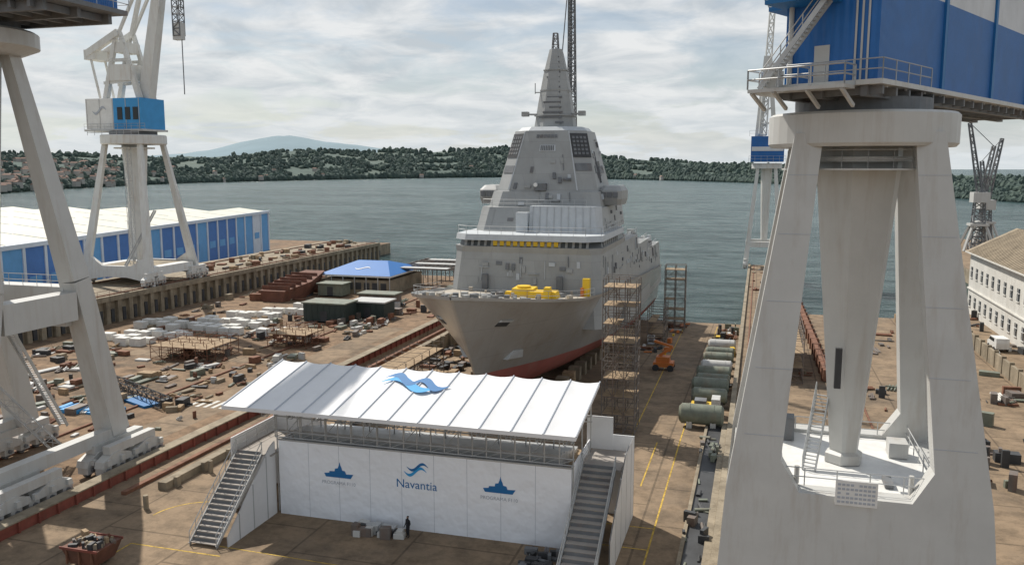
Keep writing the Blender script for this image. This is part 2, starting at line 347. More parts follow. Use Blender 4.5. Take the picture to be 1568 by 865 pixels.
for i in range(ng):
    a=A+pn*W*i/ng;b2=A+pn*W*(i+.5)/ng;c=A+pn*W*(i+1)/ng
    for p,q,z0,z1 in((a,b2,13.5,14.8),(b2,c,14.8,13.5)):
        for j in range(12):
            s0=d*Ln*j/12;s1=d*Ln*(j+1)/12-d*.5
            h.add([v3(p+s0,z0),v3(p+s1,z0),v3(q+s1,z1),v3(q+s0,z1)],[(0,1,2,3)],cream)
            h.add([v3(p+s1,z0-.15),v3(p+s1+d*.5,z0-.15),v3(q+s1+d*.5,z1-.15),v3(q+s1,z1-.15)],[(0,1,2,3)],wallc)
        h.add([v3(a,12.5),v3(c,12.5),v3(b2,14.8)],[(0,1,2)],hb3)
h.done()
# ------------------------------------------------------------------ ship
CX=-30.5
sh=B('navy_frigate')
def zd(Y):return interp(Y,[82,87,92,100,111,190],[15.6,14.9,14.25,13.3,12.3,7.6])
def zw(Y):return 5.3-.05*(Y-90)
def Bd(s):return interp(s,[0,.5,1.3,2.6,4.5,7,10,13,17,22,30,98,107],[.15,.9,1.9,3.3,5.1,7.0,8.7,9.8,10.5,10.85,10.9,10.9,10.2])
def Bw(s):return interp(s,[0,2,4,8,14,24,38,60,107],[.1,.6,1.3,2.9,5.0,7.4,9.3,10.1,9.2])
lv=[0,.08,.16,.28,.4,.6,.8,1,1.001,1.3,1.6,1.85,2]
ys=[82,82.7,83.4,84.4,85.4,87,88.4,89.7,89.8,90.5,91.5,93,96]
NL=7;NU=90
def hullb(Y,l):
    y0=interp(l,lv,ys);s=Y-y0
    if l<=1:
        ww=l**.85;return (1-ww)*Bd(s)+ww*Bw(s)
    return Bw(s)*max(.03,(1-(l-1)**2.2))
def hp(i,k,sg):
    l=lv[i];y0=ys[i];u=(k/NU)**1.6;Y=y0+(188-y0)*u;s=Y-y0
    z=zd(Y)+(zw(Y)-zd(Y))*l if l<=1 else zw(Y)-4.5*(l-1)
    return (CX+sg*hullb(Y,l),Y,z)
for sg in(-1,1):
    for a,b_,m in((0,NL,hullm),(NL+1,len(lv)-1,antif)):
        rows=range(a,b_+1);vs=[hp(i,k,sg) for i in rows for k in range(NU+1)];fs=[]
        n=NU+1
        for r in range(len(rows)-1):
            for k in range(NU):
                q=(r*n+k,r*n+k+1,(r+1)*n+k+1,(r+1)*n+k);fs.append(q if sg<0 else q[::-1])
        sh.add(vs,fs,m,True)
for i in range(len(lv)-1): sh.add([hp(i,0,-1),hp(i,0,1),hp(i+1,0,1),hp(i+1,0,-1)],[(0,1,2,3)],hullm if lv[i]<1 else antif)
sh.add([hp(i,NU,-1) for i in range(len(lv))]+[hp(i,NU,1) for i in range(len(lv))][::-1],[tuple(range(2*len(lv)))],hullm)
for k in range(NU):
    a=hp(0,k,-1);b_=hp(0,k,1);c=hp(0,k+1,1);d_=hp(0,k+1,-1)
    def dn(p,sg):return(p[0]-sg*.12,p[1],p[2]-.35)
    sh.add([dn(a,-1),dn(b_,1),dn(c,1),dn(d_,-1)],[(0,1,2,3)],deckm)
    sh.add([a,dn(a,-1),dn(d_,-1),d_,b_,dn(b_,1),dn(c,1),c],[(0,1,2,3),(4,7,6,5)],hullm)
for sg in(-1,1):
    sh.rail([(hp(0,k,sg)[0]-sg*.3,hp(0,k,sg)[1],hp(0,k,sg)[2]-.2) for k in range(4,40,4)],rail,h=1.1,sp=2,r=.025)
def oct_(x0,x1,y0,y1,c,z):return[(x0+c,y0,z),(x1-c,y0,z),(x1,y0+c,z),(x1,y1-c,z),(x1-c,y1,z),(x0+c,y1,z),(x0,y1-c,z),(x0,y0+c,z)]
def blk(z0,hw0,y0a,y1a,c0,z1,hw1,y0b,y1b,c1,m=superm):
    a_,b_=oct_(CX-hw0,CX+hw0,y0a,y1a,c0,z0),oct_(CX-hw1,CX+hw1,y0b,y1b,c1,z1)
    sh.loft([a_,b_],m);return a_,b_
def facepanel(q,u0,u1,v0,v1,off,m):
    q=[Vector(p) for p in q]
    def P(u,v):return q[0].lerp(q[1],u).lerp(q[3].lerp(q[2],u),v)
    n=(q[1]-q[0]).cross(q[3]-q[0]).normalized()
    p=[P(u0,v0),P(u1,v0),P(u1,v1),P(u0,v1)]
    sh.hexa(p+[a+n*off for a in p],m)
def detail(rr,i,j,n,v0=.05,v1=.95):
    a_,b_=rr;q=[a_[i],a_[j],b_[j],b_[i]];w_=(Vector(a_[i])-Vector(a_[j])).length;h_=(Vector(a_[i])-Vector(b_[i])).length
    for k in range(n):
        u=random.uniform(.04,.92);v=random.uniform(v0,v1-.1);t=random.random()
        if t<.35: du,dv=.5/w_,.9/h_
        elif t<.6: du,dv=.9/w_,.5/h_
        elif t<.8: du,dv=.08/w_,min(.9,2.5/h_)
        else: du,dv=1.6/w_,.08/h_
        facepanel(q,u,min(.98,u+du),v,min(v1,v+dv),random.uniform(.06,.3),random.choice([craneD,superm,superm,superL]))
A0=blk(7.5,10.85,109.8,134,.8,17.3,10.3,111.3,134,1.2)
detail(A0,0,1,22,.55,.97);detail(A0,2,3,14,.55,.97)
blk(17.3,10.3,111.3,134,1.2,18.15,10.5,111,134,1.6)
blk(18.15,10.2,111.5,134,2.0,19.0,10.0,111.9,134,2.0,bandm)
blk(19.0,10.5,110.8,133,2.0,19.8,10.4,111,133,2.0,superL)
for i in range(19):
    x=CX-8.6+i*17.2/18
    sh.beam((x,111.4,18.15),(x,111.8,19.0),.34,.14,superm)
    if 4<=i<=13: sh.box(x+.2,x+.78,111.4,111.7,18.25,18.9,yel)
for sg in(-1,1):
    for j in range(8): sh.box(CX+sg*10.2-.1,CX+sg*10.2+.1,115+j*1.6,115.4+j*1.6,18.1,19.1,superm)
sh.rail([(CX-10.2,113,19.8),(CX-8.4,111.2,19.8),(CX+8.4,111.2,19.8),(CX+10.2,113,19.8),(CX+10.2,130,19.8)],rail,r=.03)
sh.box(-36.3,-35.5,110.0,110.5,12.4,14.4,craneD);sh.box(-25.8,-25,110.0,110.5,12.4,14.4,craneD)
B0=blk(19.8,9.4,117,140,1.6,23.2,8.9,118.5,140,1.6)
detail(B0,0,1,12);detail(B0,2,3,10)
sh.loft([[(CX-.8,116.2,19.8),(CX+9.0,116.2,19.8),(CX+9.6,118,19.8),(CX-.8,118,19.8)],[(CX-.8,116.9,23.5),(CX+8.5,116.9,23.5),(CX+9.2,118.6,23.5),(CX-.8,118.6,23.5)]],superL)
for i in range(9): sh.beam((CX-.3+i*1.05,116.1,19.8),(CX-.3+i*1.02,116.85,23.5),.06,.08,rail)
sh.box(CX-2.6,CX-.9,115.8,117.2,19.8,22.6,superL)
C0=blk(23.2,8.5,120,138,2,25.4,8.0,120.8,138,2)
detail(C0,0,1,10);detail(C0,2,3,5)
sh.rail([(CX-8.8,120,23.2),(CX-7,118.7,23.2),(CX+7,118.7,23.2)],rail,r=.03)
r0=oct_(CX-7.7,CX+7.7,121,137,2.6,25.4);r1=oct_(CX-5.5,CX+5.5,123.5,134.5,2.3,34.3)
sh.loft([r0,r1],superm);detail((r0,r1),0,1,9,.03,.6);detail((r0,r1),2,3,14,.03,.95)
sh.loft([oct_(CX-5.2,CX+5.2,123.8,134.2,2.3,34.3),oct_(CX-4.6,CX+4.6,124.4,133.6,2,34.9)],superL)
for(i,j) in((1,2),(7,0)):
    q=[r0[i],r0[j],r1[j],r1[i]]
    facepanel(q,.04,.97,.56,.95,.12,dark)
    for a in range(4):
        for b_ in range(5): facepanel(q,.12+a*.2,.25+a*.2,.60+b_*.065,.64+b_*.065,.17,craneD)
for i in range(6): facepanel([r0[0],r0[1],r1[1],r1[0]],.28+i*.08,.34+i*.08,.88,.93,.1,craneD)
facepanel([r0[0],r0[1],r1[1],r1[0]],.38,.7,.66,.76,.08,superL)
for i in range(8): facepanel([r0[0],r0[1],r1[1],r1[0]],.4+i*.035,.42+i*.035,.67,.75,.14,craneD)
facepanel([r0[2],r0[3],r1[3],r1[2]],.1,.8,.3,.42,.1,craneD)
facepanel([r0[1],r0[2],r1[2],r1[1]],.1,.9,.34,.46,.1,craneD)
facepanel([r0[7],r0[0],r1[0],r1[7]],.1,.9,.3,.42,.1,craneD)
facepanel([r0[0],r0[1],r1[1],r1[0]],-.02,.0,.02,.98,.12,superL)
facepanel([r0[0],r0[1],r1[1],r1[0]],1.0,1.02,.02,.98,.12,superL)
sh.box(CX-1.2,CX+.6,120.5,121.6,25.6,26.6,craneD);sh.tube((CX-.9,120.2,26.4),(CX-.9,121,26.4),.3,white,8);sh.tube((CX+3,121.2,27.2),(CX+4.2,121.2,27.2),.2,craneD,8)
for sg in(-1,1):
    x=CX+sg*9.3
    sh.loft([oct_(x-1.5,x+1.5,125,131,.5,23.4),oct_(x-1.7,x+1.7,124.5,131.5,.6,24.3),oct_(x-1.7,x+1.7,124.5,131.5,.6,25.5),oct_(x-1.2,x+1.2,125.5,131,.5,26.2)],superm)
    for k in range(3): sh.box(x-1.3+k*.9,x-.6+k*.9,124.3,124.5,24.5,25.3,craneD)
def ngon(r,z,n=8,yc=129):return[(CX+r*math.cos(2*math.pi*(i+.5)/n),yc+r*math.sin(2*math.pi*(i+.5)/n),z) for i in range(n)]
sh.loft([ngon(3.3,34.9),ngon(2.7,38.6),ngon(1.9,43),ngon(1.0,46.6)],superm)
for zz,rr in((36.6,3.3),(40.4,2.45),(43.4,1.95)): sh.loft([ngon(rr,zz),ngon(rr,zz+.18)],superm)
for k in range(14):
    z=35.5+k*.75;r_=3.2-(z-34.9)*.2
    sh.box(CX+random.uniform(-.7,.5)*r_,CX+random.uniform(.52,.7)*r_,129-r_*1.02,129-r_*.9,z,z+.25,craneD)
for sg in(-1,1):
    sh.beam((CX+sg*2.5,128,36.9),(CX+sg*4.4,127.5,36.9),.4,.25,superm);sh.box(CX+sg*4.4-.5,CX+sg*4.4+.5,127,128,36.6,37.3,superm)
    sh.beam((CX+sg*2,128,40.2),(CX+sg*3.0,128,40.2),.15,.15,superm);sh.tube((CX+sg*3.0,128,40.0),(CX+sg*3.0,128,41.6),.06,dark,5)
sh.lattice((CX-.1,129,46.5),(CX-.1,129,49),.9,3,craneD,.08,.6)
sh.lattice((CX+1.5,134,34),(CX+1.2,134,60),1.2,22,craneD,.1,.8)
sh.tube((CX+.3,131,44),(CX+.9,134,60),.09,craneD,5);sh.tube((CX+1.3,134,34),(CX+1.1,134,62),.22,craneD,6)
def aft(y0,y1,hw,z1,m=superm,ins=.7): 
    a_=[(CX-hw,y0,4),(CX+hw,y0,4),(CX+hw,y1,4),(CX-hw,y1,4)];b_=[(CX-hw+ins,y0+.5,z1),(CX+hw-ins,y0+.5,z1),(CX+hw-ins,y1,z1),(CX-hw+ins,y1,z1)]
    sh.loft([a_,b_],m);detail((a_,b_),1,2,16,.6,.97)
aft(134,150,10.7,17.2);aft(150,166,10.6,15.2);aft(166,187.5,10.3,12.8)
aft(140,158,6.5,24,ins=1.2)
for k,(y,z) in enumerate(((150.5,15.2),(166.5,12.8))): sh.rail([(CX+9.9,y,z),(CX+9.6,y+15,z)],rail,sp=2)
sh.rail([(CX+9.8,134.5,17.2),(CX+9.8,150,17.2)],rail,sp=2)
for i in range(34):
    y=random.uniform(136,186);z=17.2 if y<150 else 15.2 if y<166 else 12.8
    x=CX+random.uniform(5,9.5);a=random.uniform(.3,1.0);sh.box(x-a,x+a*.3,y,y+a,z,z+random.uniform(.5,1.8),random.choice([superm,craneD,superL,white]),random.random())
for sg in(-1,1):
    def HP(Y,l,o=0): return (CX+sg*(hullb(Y,l)+o),Y,zd(Y)+(zw(Y)-zd(Y))*l)
    a=[HP(88.3,.30,-.2),HP(89.6,.30,-.2),HP(89.6,.35,-.2),HP(88.3,.35,-.2)];b_=[HP(88.3,.30,.12),HP(89.6,.30,.12),HP(89.6,.35,.12),HP(88.3,.35,.12)];sh.hexa(a+b_,dark)
    a=[HP(88.3,.27,-.2),HP(89.7,.27,-.2),HP(89.7,.295,-.2),HP(88.3,.295,-.2)];b_=[HP(88.3,.27,.25),HP(89.7,.27,.25),HP(89.7,.295,.18),HP(88.3,.295,.18)];sh.hexa(a+b_,superL)
    a=[HP(93.6,.84,-.2),HP(96.4,.84,-.2),HP(95.6,.72,-.2),HP(94.2,.72,-.2)];b_=[HP(93.6,.84,.55),HP(96.4,.84,.4),HP(95.6,.72,.2),HP(94.2,.72,.2)];sh.hexa(a+b_,superL)
dz=12.9
for x0,x1,y0,y1,z1 in((-29.6,-26.6,101,104,1.0),(-27.2,-23.6,100.5,103,.75),(-25.2,-24.2,100,101.5,1.4),(-30.6,-29.4,101.5,103,.5)):
    sh.box(x0,x1,y0,y1,dz-.1,dz+z1,yel,.04,tx=.15,ty=.15)
sh.tube((-28.2,102.4,dz+.9),(-28.2,102.4,dz+1.25),.9,yel,12)
sh.box(-21.7,-20.8,107.5,108.4,12.2,14.6,yel);sh.box(-21.9,-21.5,107.2,108.7,12.2,13.4,orange)
for i in range(60):
    y=random.uniform(86,109);x=CX+random.uniform(-.8,.8)*Bd(y-82);z=zd(y)-.36;a=random.uniform(.12,.4)
    sh.box(x-a,x+a,y-a,y+a,z,z+random.uniform(.15,.7),random.choice([superm,craneD,superm,deckm,craneD]),random.random())
sh.done()
cb=B('keel_blocks')
for i in range(22):
    y=96+i*4;z=fz(y)
    for x in(-6,0,6): cb.box(CX+x-.8,CX+x+.8,y,y+1.4,z-.2,zw(y)-4.5+ (0.1 if x==0 else 1.2),random.choice([wood,wallc]))
cb.done()
# ------------------------------------------------------------------ scaffolds
def scaffold(name,x0,x1,y0,y1,z0,z1,nx=2,ny=1,lift=2,m=scaf,board=.85,rr=1):
    s=B(name);nz=int((z1-z0)/lift)
    X=[x0+(x1-x0)*i/nx for i in range(nx+1)];Y=[y0+(y1-y0)*i/ny for i in range(ny+1)]
    for x in X:
        for y in Y: s.tube((x,y,z0),(x,y,z0+nz*lift+1),.06*rr,m,5)
    for k in range(nz+1):
        z=z0+k*lift+.15
        for y in Y:
            s.tube((x0,y,z),(x1,y,z),.045*rr,m,4);s.tube((x0,y,z+1),(x1,y,z+1),.035*rr,m,4)
        for x in X: s.tube((x,y0,z),(x,y1,z),.045*rr,m,4);s.tube((x,y0,z+1),(x,y1,z+1),.035*rr,m,4)
        if k and random.random()<board: s.box(x0+.05,x0+(x1-x0)*random.choice([.5,1,1]),y0+.05,y1-.05,z+.05,z+.1,wood)
        if k<nz:
            for i in range(nx):
                a,b_=(X[i],X[i+1]) if (i+k)%2 else (X[i+1],X[i])
                s.tube((a,y0,z),(b_,y0,z+lift),.035*rr,m,4)
            s.tube((x1,y0,z),(x1,y1,z+lift),.035*rr,m,4)
    return s.done()
scaffold('scaffold_tower',-15.8,-12.2,89.5,93,0,16,3,2)
scaffold('scaffold_tower',-17.6,-13.6,170,173,-3.5,9.5,2,2)
scaffold('scaffold_tower',-19.2,-16.5,118,124,-1,6,1,3)
scaffold('scaffold_tower',-18.4,-15.6,150,158,-2.6,4,1,3)
scaffold('yard_scaffold_rack',-88,-78,106,114,0,2.2,5,4,1.9,m=rustm,board=.5)
scaffold('yard_scaffold_rack',-76,-69,119,125,0,2.2,4,3,2,m=rustm,board=.5)
scaffold('yard_scaffold_rack',-46,-42,86,110,-.5,3.5,1,9,2)
# ------------------------------------------------------------------ grandstand
st=B('event_grandstand')
pf=D.materials.new('printed_banner_fabric');pf.use_nodes=True;nt=pf.node_tree;N=nt.nodes;L=nt.links;b=N['Principled BSDF'];b.inputs['Roughness'].default_value=.6
tc=N.new('ShaderNodeTexCoord');sp=N.new('ShaderNodeSeparateXYZ');L.new(tc.outputs['Object'],sp.inputs[0])
mr=N.new('ShaderNodeMapRange');mr.inputs[1].default_value=.2;mr.inputs[2].default_value=3.2;mr.inputs[3].default_value=1;mr.inputs[4].default_value=0;L.new(sp.outputs[2],mr.inputs[0])
vo=N.new('ShaderNodeTexVoronoi');vo.inputs['Scale'].default_value=3.4;vo.inputs['Randomness'].default_value=.0;L.new(tc.outputs['Object'],vo.inputs['Vector'])
lt=N.new('ShaderNodeMath');lt.operation='LESS_THAN';lt.inputs[1].default_value=.33;L.new(vo.outputs['Distance'],lt.inputs[0])
ml=N.new('ShaderNodeMath');ml.operation='MULTIPLY';L.new(lt.outputs[0],ml.inputs[0]);L.new(mr.outputs[0],ml.inputs[1])
ml2=N.new('ShaderNodeMath');ml2.operation='MULTIPLY_ADD';ml2.inputs[1].default_value=.35;L.new(mr.outputs[0],ml2.inputs[0]);L.new(ml.outputs[0],ml2.inputs[2]);ml2.use_clamp=True
mx=N.new('ShaderNodeMix');mx.data_type='RGBA';mx.inputs[6].default_value=(.88,.90,.93,1);mx.inputs[7].default_value=(.60,.67,.76,1);L.new(ml2.outputs[0],mx.inputs[0]);L.new(mx.outputs[2],b.inputs['Base Color'])
nn=N.new('ShaderNodeTexNoise');nn.inputs['Scale'].default_value=.9;L.new(tc.outputs['Object'],nn.inputs['Vector']);bp=N.new('ShaderNodeBump');bp.inputs['Strength'].default_value=.6;bp.inputs['Distance'].default_value=.3;L.new(nn.outputs['Fac'],bp.inputs['Height']);L.new(bp.outputs[0],b.inputs['Normal'])
x0,x1=-37.9,-12.9;yf=60.4
st.box(x0,x1,yf,yf+.08,0,6.4,pf)
for i in range(1,9):
    x=x0+(x1-x0)*i/9;st.box(x-.015,x+.015,yf-.004,yf,0.02,6.38,printg)
st.box(x0-.1,x1+.1,yf-.04,yf+.14,6.4,6.5,rail)
st.box(x1-.08,x1,yf+.08,68,0,6.4,pf);st.box(x0,x0+.08,yf+.08,68,0,6.4,pf)
st.box(x0,x1,67.9,68,0,3.0,pf)
st.box(x0+.1,x1-.1,yf+.2,67.8,5.3,5.45,wood)
for i in range(6): st.box(x0+1,x1-1,61.2+i*1.1,62.2+i*1.1,5.45,5.45+.35*(6-i)*.8,rail)
zt0,zt1=6.6,8.9
for y in(60.6,67.6):
    for z in(zt0,zt0+.5,zt1-.5,zt1): st.tube((x0-.4,y,z),(x1+.2,y,z+(y-60.6)*.2),.06,rail,5)
    n=22
    for i in range(n):
        a=x0-.4+(x1-x0+.6)*i/n;b_=x0-.4+(x1-x0+.6)*(i+1)/n;dzz=(y-60.6)*.2
        st.tube((a,y,zt0+dzz),(a,y,zt1+dzz),.05,rail,5);st.tube((a,y,zt1-.5+dzz),(b_,y,zt1+dzz),.035,rail,4)
        st.tube((a,y,zt0+dzz),(b_,y,zt0+.5+dzz),.035,rail,4)
        if i%3==1: st.tube((a,y,zt0+.5+dzz),(b_,y,zt1-.5+dzz),.035,rail,4)
for i in range(12):
    x=x0-.3+(x1-x0+.4)*i/11
    st.lattice((x,58.9,9.0),(x,67.9,10.7),.4,10,rail,.04)
    for y in(60.7,64,67.6): st.tube((x,y,0.1),(x,y,9.0+(y-60)*.18),.06,rail,5)
rx0,rx1=-42.0,-12.2;np_=12
def rz0(y): return 9.5+(y-58.7)/(68.2-58.7)*1.75
def rz(y,t):return rz0(y)-.16*math.sin(math.pi*t)
for i in range(np_):
    a=rx0+(rx1-rx0)*i/np_;b_=rx0+(rx1-rx0)*(i+1)/np_;seg=6
    vs=[];fs=[]
    for k in range(seg+1):
        x=a+(b_-a)*k/seg
        for j in range(7):
            y=58.7+(68.2-58.7)*j/6; vs.append((x,y,rz(y,k/seg)))
    for k in range(seg):
        for j in range(6): q=k*7+j;fs.append((q,q+7,q+8,q+1))
    st.add(vs,fs,fabric,True)
for i in range(np_+1):
    x=rx0+(rx1-rx0)*i/np_;st.beam((x,58.65,rz0(58.65)+.03),(x,68.25,rz0(68.25)+.03),.10,.08,printg)
st.box(rx0,rx1,58.62,58.68,9.2,9.52,fabric)
st.add([(rx0,58.7,9.2),(rx0,68.2,10.9),(rx0,68.2,11.25),(rx0,58.7,9.5)],[(0,1,2,3)],fabric)
st.add([(rx1,58.7,9.2),(rx1,68.2,10.9),(rx1,68.2,11.25),(rx1,58.7,9.5)],[(3,2,1,0)],fabric)
def swoosh(b,cx,cy,w,h,xf,m,ph=0,tk=.30):
    n=24;vs=[]
    for i in range(n+1):
        t=i/n;u=(t-.5)*w;c=math.sin((t-.5)*2*math.pi)*h*.32*(-1 if ph else 1);th=h*tk*math.sin(math.pi*t)**.8
        vs+= [xf(cx+u,cy+c-th/2),xf(cx+u,cy+c+th/2)]
    b.add(vs,[(2*i,2*i+2,2*i+3,2*i+1) for i in range(n)],m)
fw=lambda x,z:(x,yf-.02,z)
def rfo(o): return lambda x,y:(x,y,rz0(y)+o)
swoosh(st,-27.9,65.0,5.6,2.9,rfo(.09),logoL,1,.42);swoosh(st,-28.8,65.9,3.6,2.3,rfo(.10),logoB,1,.5);swoosh(st,-26.1,65.2,3.6,2.3,rfo(.105),logoB,1,.5)
tx=-25.5
swoosh(st,tx-.1,4.9,2.0,1.0,fw,logoL);swoosh(st,tx+.1,5.3,1.9,.9,lambda x,z:(x,yf-.024,z),logoB)
textmesh(st,'Navantia',1.0,lambda x,z:(tx+x,yf-.02,3.5+z),logoB)
def icon(cx,cz,s):
    P=[(-1.3,0),(-1.15,-.3),(1.1,-.3),(1.35,.08),(.7,.05),(.6,.3),(.35,.35),(.3,.55),(.2,.75),(.12,1.05),(.05,.75),(-.05,.5),(-.3,.45),(-.35,.22),(-.8,.2),(-.85,.05)]
    st.add([fw(cx+p[0]*s,cz+p[1]*s) for p in P],[tuple(range(len(P)))],logoB)
icon(-32.4,4.0,1.0);icon(-18.6,4.2,1.0)
textmesh(st,'PROGRAMA F110',.40,lambda x,z:(-32.4+x,yf-.02,3.1+z),printg);textmesh(st,'PROGRAMA F110',.40,lambda x,z:(-18.6+x,yf-.02,3.3+z),printg)
def flight(xa,xb,ya,yb,zt,m):
    n=18
    for i in range(n):
        y=ya+(yb-ya)*i/n;z=zt*(i+1)/n;st.box(xa+.08,xb-.08,y,y+(yb-ya)/n*.92,z-.06,z,m)
        st.box(xa+.08,xb-.08,y+(yb-ya)/n*.92,y+(yb-ya)/n*.97,z-.06,z+zt/n-.06,craneD)
    for x in(xa,xb):
        st.beam((x,ya,.1),(x,yb,zt),.08,.3,rail)
        for i in range(9):
            y=ya+(yb-ya)*i/8;z=zt*i/8;st.tube((x,y,z),(x,y,z+1.1),.04,rail,4)
        for t in(.55,1.1): st.tube((x,ya,t),(x,yb,zt+t),.04,rail,4)
stepm=mat('stair_tread_grey',(.34,.31,.28),.8,var=.15)
flight(-41.4,-39.0,53,59.6,3.3*1.6,stepm)
st.box(-41.6,-38.1,59.6,66,5.2,5.3,stepm);st.box(-42.1,-42.0,59.8,66.5,0,6.4,fabric);st.box(-42.1,-39.9,66.4,66.5,0,8.6,fabric)
st.box(-39.9,-38.0,66.2,66.3,5.3,9.0,fabric)
st.rail([(-41.5,59.6,5.3),(-41.5,66,5.3)],rail)
for xq,rv in((-38.25,1),(-38.33,-1)):
    q=[(xq,53.4,0),(xq,60.4,0),(xq,60.4,6.3),(xq,59.6,6.0),(xq,53.4,.8)];st.add(q[::rv],[(0,1,2,3,4)],fabric)
for y in(55,57,59): st.beam((-38.29,y,0),(-38.29,y,.8+(y-53.4)*.82),.12,.1,rail)
flight(-12.6,-10.0,53.6,63.4,5.6,stepm)
st.box(-12.7,-9.6,63.4,68,5.5,5.6,stepm);st.rail([(-12.7,63.4,5.6),(-12.7,66,5.6)],rail)
for x,r in((-9.3,1),(-9.22,-1)):
    q=[(x,56.6,0),(x,68.2,0),(x,68.2,6.9),(x,63.6,6.9),(x,56.6,2.8)]
    st.add(q if r>0 else q[::-1],[(0,1,2,3,4)],fabric)
st.box(-11.6,-9.22,68.1,68.2,0,6.9,fabric);st.box(-13.2,-11.0,68.0,68.1,5.6,8.4,fabric)
for y in(59,61.5,64,66.5): st.beam((-9.27,y,0),(-9.27,y,min(6.8,2.8+(y-56.6)*.58)),.12,.1,rail)
st.done()
# ------------------------------------------------------------------ cranes
def portal(b,cx,cy,z0,sx,sy,sz,lw,m,mdeck,ring=5.6,zb=(5,9.8),colb=10.2):
    a0,a1=zb
    def z(a):return z0+a*sz
    def oo(zz): return 8.0-(zz/31)*3.9
    for sg in(-1,1):
        def fy(zz,o): return cy+sg*(sy*(7.2-(zz-5)*.14)+o*lw)
        f0=lambda x,zz:(cx+x*sx,fy(zz,.75),z(zz));f1=lambda x,zz:(cx+x*sx,fy(zz,-.75),z(zz))
        for s in(-1,1):
            inn=lambda o,i:o-(o-i)*lw
            P=[(s*8.0,0),(s*oo(a1)*1.08,a1) if a1>8 else (s*oo(a1),a1),(s*4.1,31),(s*inn(4.1,2.5),31),(s*inn(oo(a1+1.8),4.2),a1+1.8),(s*3.1,a1),(s*2.4,a0),(s*inn(7.7,4.4),a0*.6),(s*inn(8,4.8),0)]
            b.prism(P,f0,f1,m)
        b.prism([(-3.1,a1),(3.1,a1),(2.4,a0),(-2.4,a0)],f0,f1,m)
    yb=sy*6.6
    for s in(-1,1):
        b.hexa([(cx+s*sx*7.4,cy-yb,z(a0+.4)),(cx+s*sx*5.2,cy-yb,z(a0+.4)),(cx+s*sx*5.2,cy+yb,z(a0+.4)),(cx+s*sx*7.4,cy+yb,z(a0+.4)),(cx+s*sx*7.1,cy-yb,z(a1-.2)),(cx+s*sx*5.0,cy-yb,z(a1-.2)),(cx+s*sx*5.0,cy+yb,z(a1-.2)),(cx+s*sx*7.1,cy+yb,z(a1-.2))],m)
    b.box(cx-sx*5.0,cx+sx*5.0,cy-yb+.3,cy+yb-.3,z(a1-.5),z(a1-.25),mdeck)
    n=6
    def hx(r,zz):return[(cx+r*math.cos(2*math.pi*(i+.0)/n+.3),cy+r*.9*math.sin(2*math.pi*(i)/n+.3),z(zz)) for i in range(n)]
    b.loft([hx(1.25,a1-.2),hx(1.25,a1+.4),hx(.95,a1+.6),hx(2.75,29.2),hx(2.75,30.4)],m)
    k=40
    def rg(r,zz):return[(cx+r*math.cos(2*math.pi*i/k),cy+r*math.sin(2*math.pi*i/k),z(zz)) for i in range(k)]
    b.loft([rg(ring*.62,29.3),rg(ring*.62,29.6)],m);b.loft([rg(ring*.97,30.2),rg(ring,30.4),rg(ring,32.1),rg(ring*.97,32.25)],m)
    b.loft([rg(ring*.72,32.2),rg(ring*.72,33.1)],craneD)
def bogie(b,x,y,z0,ln,m,w=1.0):
    n=max(2,int(ln/1.7));
    b.beam((x,y-ln*.35,z0+2.5),(x,y+ln*.35,z0+2.5),w*.8,.8,m)
    for k in(-1,1):
        yc=y+k*ln*.25;b.prism([(-ln*.22,1.1),(ln*.22,1.1),(ln*.2,1.7),(.5,2.2),(-.5,2.2),(-ln*.2,1.7)],lambda u,v,yc=yc:(x-w/2,yc+u,z0+v),lambda u,v,yc=yc:(x+w/2,yc+u,z0+v),m)
    for i in range(n):
        yy=y-ln/2+ln*(i+.5)/n
        b.box(x-w*.45,x+w*.45,yy-.55,yy+.55,z0+.45,z0+1.25,m);b.tube((x-.18,yy,z0+.42),(x+.18,yy,z0+.42),.4,craneD,12)
        b.tube((x+w*.45,yy,z0+.8),(x+w*.62,yy,z0+.8),.2,craneD,8);b.box(x+w*.45,x+w*.8,yy-.25,yy+.2,z0+1.3,z0+1.8,m)
c=B('portal_crane')
cx,cy=6.0,58.5
portal(c,cx,cy,0,1,1,1,1,craneG,white)
for s in(-1,1):
    for t in(-1,1): bogie(c,cx+s*7,cy+t*7,0,5,craneG)
c.rail([(cx-4.6,52.3,9.9),(cx+4.6,52.3,9.9)],rail);c.rail([(cx+4.7,52.3,9.6),(cx+4.7,64.5,9.6)],rail);c.rail([(cx-4.7,64.5,9.6),(cx+4.7,64.5,9.6)],rail);c.rail([(cx-4.7,52.3,9.6),(cx-4.7,64.5,9.6)],rail)
c.box(cx-1.1,cx+1.2,51.0,51.07,9.4,10.9,white)
for i in range(5):
    for j in range(9):
        if random.random()<.85: c.box(cx-.98+j*.235,cx-.98+j*.235+.17,50.98,51.0,9.55+i*.26,9.68+i*.26,printg)
c.stairs((cx-2.3,56.0,9.6),(cx-1.5,58.4,14),.8,rail);c.rail([(cx-2.7,56.0,9.6),(cx-1.9,58.4,14)],rail,h=.9)
c.box(cx+3,cx+4.2,60,61.5,9.6,10.6,craneG);c.box(cx-3.8,cx-3,62,63.4,9.6,11.2,craneD);c.box(cx+2,cx+2.5,54,55.5,9.6,9.9,craneD)
c.box(cx-1.0,cx-.6,56.4,56.8,15,17.6,dark)
for s in(-1,1): c.tube((cx+s*3.2,52.6,9.9),(cx+s*3.2,52.6,11),.15,craneG,6)
